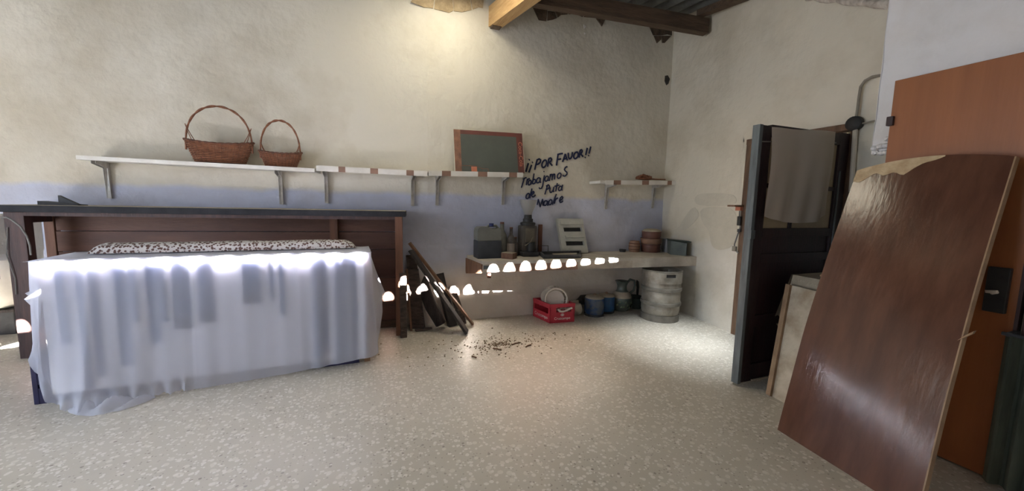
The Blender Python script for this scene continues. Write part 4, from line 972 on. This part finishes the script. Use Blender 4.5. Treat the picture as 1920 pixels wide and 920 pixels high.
bm = B(); hexa(bm, [V((jx-.07, jy-.03, .33)), V((jx-.055, jy-.055, .33)), V((jx-.055, jy+.0, .33)), V((jx-.06, jy+.01, .33)), V((jx-.118, jy-.05, .375)), V((jx-.07, jy-.075, .365)), V((jx-.06, jy+.01, .365)), V((jx-.085, jy+.01, .365))]); obj('spout', bm, 'jug', jg, smooth=True)
lab(obj('shoulder_dust', lathe(B(), [(.119, .165), (.106, .2015), (.078, .234)], (jx, jy, 0), 36), 'dust', jg, smooth=True), 'dust on the shoulder')
for i in range(14):
    a = -2.6+i*.20; bm = B(); rr = .1225; z = .09+.035*math.sin(i*1.9)
    ribbon(bm, [V((jx+rr*math.cos(a+d_*.05), jy+rr*math.sin(a+d_*.05), z+.012*math.sin(d_*2))) for d_ in range(-1, 3)], .012, V((math.cos(a), math.sin(a), 0)), .003); obj('leaf_relief', bm, 'jugd', jg)
o = thing('dark_basin', 'dark green basin leaning between the jug and the keg', 'basin', (3.08, 3.82, 0))
obj('basin', lathe(B(), [(0, 0), (.06, 0), (.10, .10), (.112, .145), (.104, .145), (.09, .10), (.05, .012), (0, .010)], (3.125, 3.80, .0), 30, V((-.05, -.05, 1))), 'green_d', o, smooth=True)
bm = B(); tube(bm, [V((3.19, 3.86, .14)), V((3.20, 3.87, .25)), V((3.195, 3.88, .31)), V((3.185, 3.88, .33))], [.012, .018, .018, .008], 8); obj('handle', bm, 'black', o, smooth=True)
o = thing('felt_sheet', 'small bent sheet of grey felt leaning behind the gas canisters', 'sheet', (2.35, 3.87, 0))
bm = B(); gp = [[None]*7 for _ in range(9)]
c0, c1_, c2_, c3_ = at(1066, 570, 'y', 3.89), at(1088, 553, 'y', 3.91), at(1140, 556, 'y', 3.92), at(1128, 572, 'y', 3.90)
for i in range(9):
    for j in range(7):
        a_, b_ = i/8, j/6
        p = (c0*(1-a_)+c3_*a_)*(1-b_)+(c1_*(1-a_)+c2_*a_)*b_; p = p+V((0, -.03*math.sin(b_*PI), .02*math.sin(a_*PI)*b_)); gp[i][j] = bm.verts.new(p)
for i in range(8):
    for j in range(6): bm.faces.new((gp[i][j], gp[i+1][j], gp[i+1][j+1], gp[i][j+1]))
bmesh.ops.solidify(bm, geom=bm.faces[:], thickness=.006); obj('felt', bm, 'mat_g', o, smooth=True)
bm = B(); hexa(bm, [V((2.22, 3.84, 0)), V((2.36, 3.84, 0)), V((2.36, 3.90, 0)), V((2.22, 3.90, 0)), V((2.24, 3.86, .13)), V((2.34, 3.86, .14)), V((2.34, 3.89, .14)), V((2.24, 3.89, .13))]); obj('prop_block', bm, 'pale_st', o)
o = thing('pale_stone', 'pale rounded stone between the red crate and the gas canisters', 'stone', (2.25, 3.75, 0))
bm = B(); bmesh.ops.create_icosphere(bm, subdivisions=3, radius=1)
for v in bm.verts:
    q = v.co.normalized(); k = 1+.18*noise.noise(q*1.7); v.co = V((2.265+q.x*.075*k, 3.765+q.y*.055*k, .062+max(-.062, q.z*.07*k)))
obj('stone', bm, 'pale_st', o, smooth=True)

# ------------------------------------------------------------------ scrap wood leaning between bar and counter
def plank(name, label, a, b, wdir, wd, th, m, jag=0, cat='plank', group='old timber leaning by the bar'):
    """a board from foot a to head b, wd wide along wdir"""
    a, b = V(a), V(b); d = (b-a); L = d.length; d.normalize(); wv = V(wdir); wv = (wv-d*wv.dot(d)).normalized(); nv = d.cross(wv).normalized()
    t = thing(name, label, cat, a, group)
    bm = B(); n = 8; rows = []
    for i in range(n+1):
        p = a+d*L*i/n; j1 = jag*noise.noise(p*9); j2 = jag*noise.noise(p*9+V((5, 0, 0)))
        rows.append([bm.verts.new(p+wv*(s1*(wd/2)+(j1 if s1 > 0 else j2))+nv*s2*th/2) for s1, s2 in ((-1,-1),(1,-1),(1,1),(-1,1))])
    for i in range(n):
        for k in range(4): bm.faces.new((rows[i][k], rows[i][(k+1) % 4], rows[i+1][(k+1) % 4], rows[i+1][k]))
    bm.faces.new(rows[0]); bm.faces.new(rows[-1])
    obj('board', bm, m, t); return t
plank('upright_plank', 'thin upright grey plank standing against the right end of the bar', (.318, 3.565, 0), (.318, 3.60, .60), (1, .1, 0), .055, .03, 'scrap2', .003)
plank('short_board', 'grainy reddish brown board second from the bar end', (.485, 3.80, .0), (.43, 3.88, .58), (1, -.2, 0), .125, .035, 'scrap2', .004)
plank('grey_board', 'grey weathered board leaning on the wall behind the grainy brown board', (.49, 3.90, .0), (.43, 3.935, .72), (1, -.1, 0), .10, .03, 'scrap2', .006)
plank('pale_batten', 'thin pale batten between the upright plank and the grainy board', (.405, 3.74, 0), (.372, 3.80, .60), (1, 0, 0), .018, .03, 'scrap3', .002, 'batten')
t = thing('curved_yoke', 'dark curved wooden yoke in the middle of the scrap timber', 'scrap wood', (.66, 3.76, 0), 'old timber leaning by the bar')
bm = B(); pts = [V((.69, 3.72, .045)), V((.655, 3.73, .12)), V((.60, 3.75, .22)), V((.56, 3.78, .33)), V((.545, 3.81, .43)), V((.56, 3.84, .51))]
tube(bm, pts, [.055, .06, .062, .058, .045, .022], 12)
for v in bm.verts: v.co.y = 3.77+(v.co.y-3.77)*.9
obj('yoke', bm, 'scrap', t, smooth=True)
plank('charred_post', 'charred dark post right of the curved yoke', (.815, 3.76, .0), (.705, 3.91, .52), (1, .3, 0), .085, .05, 'scrap', .008, 'post')
plank('grey_stake', 'short grey stake right of the charred post', (.93, 3.78, .0), (.84, 3.92, .38), (1, .3, 0), .06, .05, 'scrap2', .006, 'stake')
plank('leaning_board', 'wide dark board slanting steeply from floor to wall', (.90, 3.50, .012), (.405, 3.74, .79), (.25, .85, 0), .14, .022, 'scrap', .004)
plank('brown_batten', 'long brown edged batten lying along the slanting dark board', (1.02, 3.72, .012), (.41, 3.905, .845), (.3, .8, 0), .05, .022, 'scrap3', .002, 'batten')
plank('thin_lath', 'thin reddish lath leaning at the wall right of the slanting board', (1.085, 3.935, .0), (.83, 3.955, .39), (0, 1, 0), .010, .010, 'stick', 0, 'lath')
plank('floor_lath', 'short grey lath lying on the floor in the scrap timber', (.44, 3.70, .012), (.60, 3.72, .012), (0, 1, 0), .03, .016, 'scrap2', 0, 'lath')

# ------------------------------------------------------------------ doorway, open door, curtain
d1 = thing('door_1', 'dark maroon panelled door standing open into the room', 'door', (3.45, 1.88, 0)); d1['kind'] = 'structure'
DX0, DX1, DY, DT = 2.445, 3.42, 1.862, .04
def dbox(x0, x1, z0, z1, y0=DY, y1=DY+DT, m='door_dark', nm='stile', bev=.002): return obj(nm, box2(B(), (x0, y0, z0), (x1, y1, z1), bev), m, d1)
lab(dbox(DX0, DX0+.03, .015, 1.81, DY-.012, DY+DT, 'door_paint', 'edge_stile'), 'blue grey painted leading edge')
dbox(DX0+.03, DX0+.13, .015, 1.81); dbox(DX1-.11, DX1, .015, 1.83)
for z0, z1 in ((.015, .14), (.42, .50), (.88, .94), (1.06, 1.12), (1.74, 1.82)): dbox(DX0+.13, DX1-.11, z0, z1, nm='rail')
for z0, z1 in ((.14, .42), (.50, .88), (.94, 1.06)): dbox(DX0+.13, DX1-.11, z0, z1, DY+.014, DY+.028, nm='panel')
dbox(DX0+.13, DX1-.11, 1.12, 1.74, DY+.016, DY+.022, 'glass_p', 'glass_pane')
for x0 in (DX0+.40,): dbox(x0, x0+.03, 1.12, 1.74, DY+.005, DY+.03, nm='muntin')
dbox(DX0+.13, DX1-.11, 1.40, 1.43, DY+.005, DY+.03, nm='muntin')
dbox(DX0-.004, DX0+.035, 1.05, 1.11, DY-.018, DY+.01, 'door_paint', 'lock_plate')
lab(dbox(DX0+.14, DX1-.40, .022, .03, DY-.016, DY-.004, 'metal_l', 'kick_strip'), 'bright metal strip at the door foot')
for z0 in (.25, 1.0, 1.62): obj('hinge', box2(B(), (3.40, DY+.01, z0), (3.44, DY+.03, z0+.09)), 'blackgrey', d1)
lab(dbox(DX1-.085, DX1-.07, .9, 1.55, DY-.006, DY+.002, 'door_paint', 'pull_bar'), 'pale metal bar on the hinge side')
# curtain over the door's window
ctn = thing('door_curtain', 'grey brown cloth curtain hung over the window of the dark door', 'curtain', (2.87, DY-.03, 1.5))
bm = B(); NX, NZ = 40, 30; g_ = []
for i in range(NX+1):
    r_ = []
    for j in range(NZ+1):
        a_, b_ = i/NX, j/NZ; x_ = 2.51+.685*a_+.012*math.sin(b_*3)*(1-a_); zt_ = 1.79+.03*a_; zb_ = 1.205-.045*math.sin(a_*PI*.9)+.03*(a_ > .85)*(a_-.85)/.15
        r_.append(bm.verts.new((x_+.01*math.sin(b_*5), DY-.034-.012*math.sin(a_*9+1)-.010*math.sin(a_*23+b_*2)*b_, zt_+(zb_-zt_)*b_)))
    g_.append(r_)
for i in range(NX):
    for j in range(NZ): bm.faces.new((g_[i][j], g_[i+1][j], g_[i+1][j+1], g_[i][j+1]))
obj('cloth', bm, 'curtain', ctn, smooth=True)
bm = B(); tube(bm, [V((2.48, DY-.006, 1.70)), V((3.25, DY-.006, 1.75))], .004, 6); obj('curtain_wire', bm, 'wire', ctn)
# door frame
fr = thing('door_frame', 'worn timber frame around the doorway in the right wall', 'door frame', (3.45, 2.7, 0)); fr['kind'] = 'structure'; fr.name = 'trim_1'
obj('jamb', box2(B(), (3.425, 2.66, 0), (3.50, 2.715, 1.90), .004), 'frame_w', fr); obj('inner_jamb', box2(B(), (3.46, 2.585, .0), (3.56, 2.66, 1.88), .003), 'teal', fr)
obj('lintel', box2(B(), (3.42, 1.88, 1.86), (3.50, 2.715, 1.91), .004), 'frame_w', fr); obj('jamb', box2(B(), (3.44, 1.84, 0), (3.50, 1.875, 1.86), .003), 'frame_w', fr)
lab(obj('doorway_dark', box2(B(), (3.60, 1.88, 0.02), (3.63, 2.585, 1.86)), 'teal', fr), 'dark sheet standing in for the darkness inside the doorway')  # dark sheet put in for the unlit space beyond the doorway
bk_ = thing('door_bolt', 'orange brown wooden catch sticking out of the door frame', 'catch', (3.4, 2.68, 1.2))
p = at(1388, 386, 'x', 3.40); obj('catch', box2(B(), (3.30, p.y-.02, p.z-.008), (3.435, p.y+.06, p.z+.008), .002), 'scrap3', bk_); obj('catch_block', box2(B(), (3.385, p.y-.015, p.z-.045), (3.424, p.y+.04, p.z-.008), .002), 'orange', bk_)
hc = thing('dangling_cable', 'loose grey cable with a switch hanging beside the door frame', 'cable', (3.42, 2.70, 1.05))
q = [at(x_, y_, 'x', 3.41) for x_, y_ in ((1387, 395), (1386, 410), (1388, 425), (1383, 440), (1377, 458), (1378, 468), (1384, 474))]
bm = B(); tube(bm, q, .007, 6); obj('cord', bm, 'wire', hc, smooth=True)
obj('switch', box(B(), at(1386, 414, 'x', 3.40), (.02, .035, .09), bev=.004), 'black', hc); obj('plug', box(B(), at(1377, 466, 'x', 3.40), (.025, .04, .05), bev=.006), 'conduit', hc)
obj('clip', box(B(), at(1386, 432, 'x', 3.405), (.02, .03, .03), bev=.003), 'blackgrey', hc)
# conduit and junction box
cb = thing('junction_box', 'round dark junction box where cables meet on the right wall', 'junction box', at(1604, 232, 'x', 3.44))
obj('box', lathe(B(), [(0, 0), (.055, 0), (.052, .03), (.04, .038), (0, .04)], at(1604, 232, 'x', 3.44), 20, V((-1, 0, 0))), 'black', cb, smooth=True)
cq = [at(x_, y_, 'x', 3.425) for x_, y_ in ((1604, 228), (1608, 205), (1611, 180), (1614, 162), (1622, 151), (1635, 144), (1660, 140))]
bm = B(); tube(bm, cq, .010, 8); o = obj('conduit', bm, 'conduit', smooth=True); tag(o, 'grey conduit curving up from the junction box to the near wall', 'conduit')
bm = B(); tube(bm, [at(x_, y_, 'x', 3.425) for x_, y_ in ((1612, 232), (1625, 230), (1660, 222))], .007, 6); o = obj('conduit', bm, 'conduit', smooth=True); tag(o, 'thin grey cable running right from the junction box', 'conduit')
bm = B(); tube(bm, [at(x_, y_, 'x', 3.425) for x_, y_ in ((1604, 240), (1602, 270), (1598, 330), (1596, 360))], .016, 8); o = obj('conduit', bm, 'wall2', smooth=True); tag(o, 'limewashed conduit dropping down from the junction box', 'conduit')

# ------------------------------------------------------------------ orange door, big board, pale panel
d2 = thing('door_2', 'orange brown veneered door behind the big leaning board', 'door', (2.76, 1.0, 0)); d2['kind'] = 'structure'
OX = 2.755; OY0, OY1 = .765, 1.305
bm = B(); box2(bm, (OX-.02, OY0, .01), (OX+.02, OY1, 1.968), .002); obj('leaf', bm, 'odoor', d2)
lab(obj('edge_strip', box2(B(), (OX-.022, OY0-.012, .01), (OX+.02, OY0, 1.968), .002), 'bar_post', d2), 'dark door edge')
obj('hinge', box(B(), at(1672, 227, 'x', OX-.022)+V((0, .004, 0)), (.03, .03, .05), bev=.004), 'bar_post', d2)
lk = obj('lock_case', box2(B(), (OX-.045, .79, .80), (OX-.02, .86, 1.01), .004), 'black', d2)
bm = B(); tube(bm, [V((OX-.045, .822, .895)), V((OX-.085, .822, .895))], .008, 8); lathe(bm, [(0, 0), (.03, 0), (.03, .012), (0, .012)], V((OX-.09, .822, .895)), 16, V((0, .2, 1)), ex=(1, .5)); lab(obj('key', bm, 'white_p', lk, smooth=True), 'pale key in the lock')
bm = B(); box2(bm, (OX-.03, .62, .02), (OX+.02, .738, 1.968), .002); o = obj('door_3', bm, 'bar_post'); struct(o, 'dark narrow second door leaf at the right edge', 'door')
bm = B(); n = 24; pr = []
for i in range(n+1):
    y_ = .52+.245*i/n; x_ = 2.655+.018*math.sin(i*1.1); pr.append([bm.verts.new((x_, y_, z_)) for z_ in (.03, .35, .72)])
for i in range(n):
    for j in range(2): bm.faces.new((pr[i][j], pr[i+1][j], pr[i+1][j+1], pr[i][j+1]))
bmesh.ops.solidify(bm, geom=bm.faces[:], thickness=.004)
o = obj('hanging_cloth', bm, 'greenc', smooth=True); tag(o, 'grey green cloth hanging low at the right edge beside the dark door', 'cloth')
bm = B(); tube(bm, [V((2.65, .50, .725)), V((2.65, .77, .725))], .008, 8); box2(bm, (2.645, .74, .715), (2.73, .755, .735)); obj('hook_rail', bm, 'blackgrey', o)

bg = thing('table_top_panel', 'large dark varnished table top leaning against the orange door', 'table top', (2.15, 1.07, 0))
L0, L1 = V((2.185, 1.385, 0)), V((2.105, .755, 0)); T0, T1 = at(1607, 320, 'x', 2.66), at(1903, 293, 'x', 2.66)
bn_ = (L1-L0).cross(T0-L0).normalized()
if bn_.x > 0: bn_ = -bn_
def bp_(u, v):
    p = (L0*(1-u)+L1*u)*(1-v)+(T0*(1-u)+T1*u)*v
    crown = V((0, 0, 1))*(.040*math.sin(u*PI)**.8)*v**6
    return p + crown
def bp2(u, v): return bp_(u, v)+bn_*(.004*noise.noise(V((u*2.2, v*4, 0)))+.028*math.sin(v*PI))
bm = B(); NU, NV = 30, 44; fr_, bk2 = [], []
for i in range(NU+1):
    fr_.append([bm.verts.new(bp2(i/NU*(1 if True else 1), j/NV)) for j in range(NV+1)])
    bk2.append([bm.verts.new(bp2(i/NU, j/NV)-bn_*.024) for j in range(NV+1)])
for i in range(NU):
    for j in range(NV):
        bm.faces.new((fr_[i][j], fr_[i+1][j], fr_[i+1][j+1], fr_[i][j+1])); bm.faces.new((bk2[i][j], bk2[i+1][j], bk2[i+1][j+1], bk2[i][j+1]))
for j in range(NV):
    for i in (0, NU): bm.faces.new((fr_[i][j], fr_[i][j+1], bk2[i][j+1], bk2[i][j]))
for i in range(NU):
    for j in (0, NV): bm.faces.new((fr_[i][j], fr_[i+1][j], bk2[i+1][j], bk2[i][j]))
obj('top', bm, 'bigboard', bg, smooth=True)
def strip(u0, u1, v0, v1, o0, o1, nm, m, n=16):
    bm = B(); a_ = []
    for i in range(n+1):
        t = i/n; u = u0+(u1-u0)*t; v = v0+(v1-v0)*t; a_.append((u, v))
    return bm, a_
bm = B(); n = 24
for i in range(n):                                   # pale top end: wear and glare painted as one strip
    u0, u1 = i/n*.62, (i+1)/n*.62; tw = lambda u: (.042+.020*noise.noise(V((u*9, 0, 0))))*min(1, (.64-u)/.25); w0 = tw(u0); w1 = tw(u1)
    hexa(bm, [bp2(u0, 1-w0)+bn_*.0005, bp2(u1, 1-w1)+bn_*.0005, bp2(u1, 1), bp2(u0, 1), bp2(u0, 1-w0)+bn_*.0018, bp2(u1, 1-w1)+bn_*.0018, bp2(u1, 1)+bn_*.002, bp2(u0, 1)+bn_*.002])
lab(obj('worn_glare_end', bm, 'bigboard_t', bg), 'pale worn upper end with glare painted in')
bm = B(); n = 30
for i in range(n):
    v0, v1 = i/n, (i+1)/n
    hexa(bm, [bp2(1, v0)+bn_*.001, bp2(1, v1)+bn_*.001, bp2(1, v1)-bn_*.025, bp2(1, v0)-bn_*.025] + [p_+V((.0, -.005, 0)) for p_ in (bp2(1, v0)+bn_*.001, bp2(1, v1)+bn_*.001, bp2(1, v1)-bn_*.025, bp2(1, v0)-bn_*.025)])
lab(obj('edge_band', bm, 'bigboard_e', bg), 'paler wooden edge band')
bm = B(); p = bp2(.985, .47); hexa(bm, [p, p+V((0, -.02, .03)), p+V((.02, -.02, .03)), p+V((.02, 0, 0)), p+V((-.02, -.045, .045)), p+V((-.02, -.05, .06)), p+V((.0, -.05, .06)), p+V((0, -.045, .045))]); obj('splinter', bm, 'bigboard_e', bg)

cvt = thing('canvas_table', 'small table draped in old canvas behind the pale hardboard sheet', 'table', (2.95, 1.6, 0))
bm = B(); x0, x1, y0, y1, zt = 2.81, 3.17, 1.47, 1.775, .80
def cvp(x, y): return V((x, y, zt+.012*noise.noise(V((x*6, y*6, 0)))))
N1, N2 = 12, 10
tg = [[bm.verts.new(cvp(x0+(x1-x0)*i/N1, y0+(y1-y0)*j/N2)) for j in range(N2+1)] for i in range(N1+1)]
for i in range(N1):
    for j in range(N2): bm.faces.new((tg[i][j], tg[i+1][j], tg[i+1][j+1], tg[i][j+1]))
# front fall (toward -x) and a flared corner on the far left
fl_ = [[bm.verts.new((x0-.012-.02*k/6*(1), y0+(y1-y0)*j/N2, zt-.015*k*.9)) for k in range(7)] for j in range(N2+1)]
for j in range(N2):
    bm.faces.new((tg[0][j], tg[0][j+1], fl_[j+1][0], fl_[j][0]))
    for k in range(6): bm.faces.new((fl_[j][k], fl_[j+1][k], fl_[j+1][k+1], fl_[j][k+1]))
sd = [[bm.verts.new((x0-.01+(x1-x0)*i/N1+(-.03*k/8*(1-i/N1)), y1+.012+.016*k*(1-.4*i/N1)+.012*math.sin(i*1.3)*k/8, zt-(.072 if i < 5 else .05)*k*(1-.35*abs(i/N1-.12)))) for k in range(9)] for i in range(N1+1)]
for i in range(N1):
    bm.faces.new((tg[i][N2], tg[i+1][N2], sd[i+1][0], sd[i][0]))
    for k in range(8): bm.faces.new((sd[i][k], sd[i+1][k], sd[i+1][k+1], sd[i][k+1]))
obj('canvas_cover', bm, 'canvas', cvt, smooth=True)
for xx in (2.87, 3.13):
    for yy in (1.50, 1.74): obj('leg', box2(B(), (xx-.02, yy-.02, 0), (xx+.02, yy+.02, zt-.02)), 'wood', cvt)
obj('table_board', box2(B(), (2.83, 1.48, zt-.04), (3.14, 1.765, zt-.014)), 'wood', cvt)
o = thing('wood_scrap', 'small pale piece of wood lying on the canvas covered table', 'scrap wood', (2.83, 1.56, .81))
obj('piece', box(B(), (2.86, 1.565, .822), (.06, .12, .014), V((1, .1, 0)), V((-.1, 1, 0)), bev=.002), 'odoor_e', o)
pw = thing('hardboard_sheet', 'stained pale hardboard sheet leaning on the canvas covered table', 'board', (2.55, 1.5, 0))
a0 = V((2.545, 1.695, 0)); a1 = V((2.50, 1.30, 0)); b0 = at(1478, 533, 'x', 2.735); b1 = V((2.70, 1.36, b0.z-.01))
pn = (a1-a0).cross(b0-a0).normalized()
if pn.x > 0: pn = -pn
hexa(bm := B(), [a0, a1, b1, b0, a0-pn*.018, a1-pn*.018, b1-pn*.018, b0-pn*.018]); obj('panel_board', bm, 'panelw', pw)
e_ = (a1-a0).normalized()
hexa(bm := B(), [a0-e_*.004, a0+e_*.028, b0+e_*.028, b0-e_*.004, a0-e_*.004+pn*.02, a0+e_*.028+pn*.02, b0+e_*.028+pn*.02, b0-e_*.004+pn*.02]); lab(obj('edge_batten', bm, 'bigboard_e', pw), 'raised wooden edge batten')
for f_, z_ in ((.45, .28), (.47, .25)):
    p = a0+(b0-a0)*f_+e_*.15; bm = B(); ribbon(bm, [p+pn*.001, p+e_*.04+pn*.001], .006, pn, .001); obj('nail_slot', bm, 'black', pw)

# ------------------------------------------------------------------ far left corner
o = thing('dark_crate', 'dark low crate on the floor at the left edge behind the bar', 'crate', (-3.05, 4.9, 0))
obj('crate_body', box2(B(), (-3.55, 4.68, 0), (-2.93, 4.92, .20), .006), 'blackgrey', o); obj('crate_lid', box2(B(), (-3.57, 4.67, .20), (-2.92, 4.93, .225), .004), 'scrap', o)
o = thing('enamel_drum', 'white enamel drum on the dark crate at the left edge', 'drum', (-3.12, 4.9, .225))
obj('drum', lathe(B(), [(0, .226), (.15, .226), (.19, .26), (.20, .33), (.20, .60), (.19, .66), (.15, .69), (0, .70)], (-3.13, 4.81, 0), 32), 'bucket', o, smooth=True)
obj('dark_knob', lathe(B(), [(0, 0), (.075, .0), (.07, .04), (0, .05)], (-3.045, 4.645, .52), 20, V((.2, -1, 0))), 'copper', o, smooth=True)
bm = B(); tube(bm, [at(x_, y_, 'y', 3.85) for x_, y_ in ((0, 408), (12, 407), (22, 412), (38, 424), (50, 442), (56, 460), (58, 478))], .006, 8)
o = obj('loose_cable', bm, 'wire', smooth=True); tag(o, 'grey cable arching from the bar post down to the cloth corner', 'cable')
bm = B(); tube(bm, [O+V((.02, -.008, 1.0)), O+V((.0, -.012, .8)), O+V((.03, -.010, .62)), O+V((.025, -.010, .5))], .003, 6)
o = obj('twine', bm, 'wire', smooth=True); tag(o, 'thin twine hanging down the left post of the bar', 'twine')

# ------------------------------------------------------------------ dirt swept on the floor
ds = B()
for i in range(420):
    a, r = random.uniform(0, 2*PI), abs(random.gauss(0, .42)); x_ = 1.08+r*.95*math.cos(a); y_ = 3.14+r*.42*math.sin(a); s_ = random.uniform(.002, .008)
    hexa(ds, [V((x_-s_, y_-s_, 0)), V((x_+s_, y_-s_*.6, 0)), V((x_+s_*.8, y_+s_, 0)), V((x_-s_*.7, y_+s_*.8, 0)), V((x_-s_*.6, y_-s_*.6, s_)), V((x_+s_*.5, y_-s_*.4, s_*.8)), V((x_+s_*.5, y_+s_*.6, s_)), V((x_-s_*.4, y_+s_*.5, s_*.7))])
o = obj('dirt_crumbs', ds, 'dirt'); o['kind'] = 'stuff'; tag(o, 'swept brown dirt crumbs scattered on the terrazzo floor', 'dirt')
for i, (px_, py_, qx, qy) in enumerate(((925, 653, 940, 656), (885, 668, 893, 670), (960, 646, 975, 642), (986, 650, 996, 646))):
    p, q = at(px_, py_, 'z', .006), at(qx, qy, 'z', .006); bm = B(); tube(bm, [p, (p+q)/2+V((0, .01, 0)), q], .006, 6)
    o = obj('twig', bm, 'twig', smooth=True); tag(o, ['longest dark twig in the middle of the swept dirt', 'short dark chip at the left of the swept dirt', 'thin twig at the far side of the swept dirt', 'small twig at the right end of the swept dirt'][i], 'twig', 'twigs in the dirt')

# the table and what lies on and under it stand a little askew to the wall
RZ = Matrix.Translation((TX1, TY0, 0)) @ Matrix.Rotation(math.radians(2.0), 4, 'Z') @ Matrix.Translation((-TX1, -TY0, 0))
for o in list(bpy.data.objects):
    if o.parent is None and o.name.split('.')[0] in ('trestle_table', 'tablecloth', 'vertical_blind', 'spotted_bolster', 'bottle_crate'):
        o.matrix_basis = RZ @ o.matrix_basis
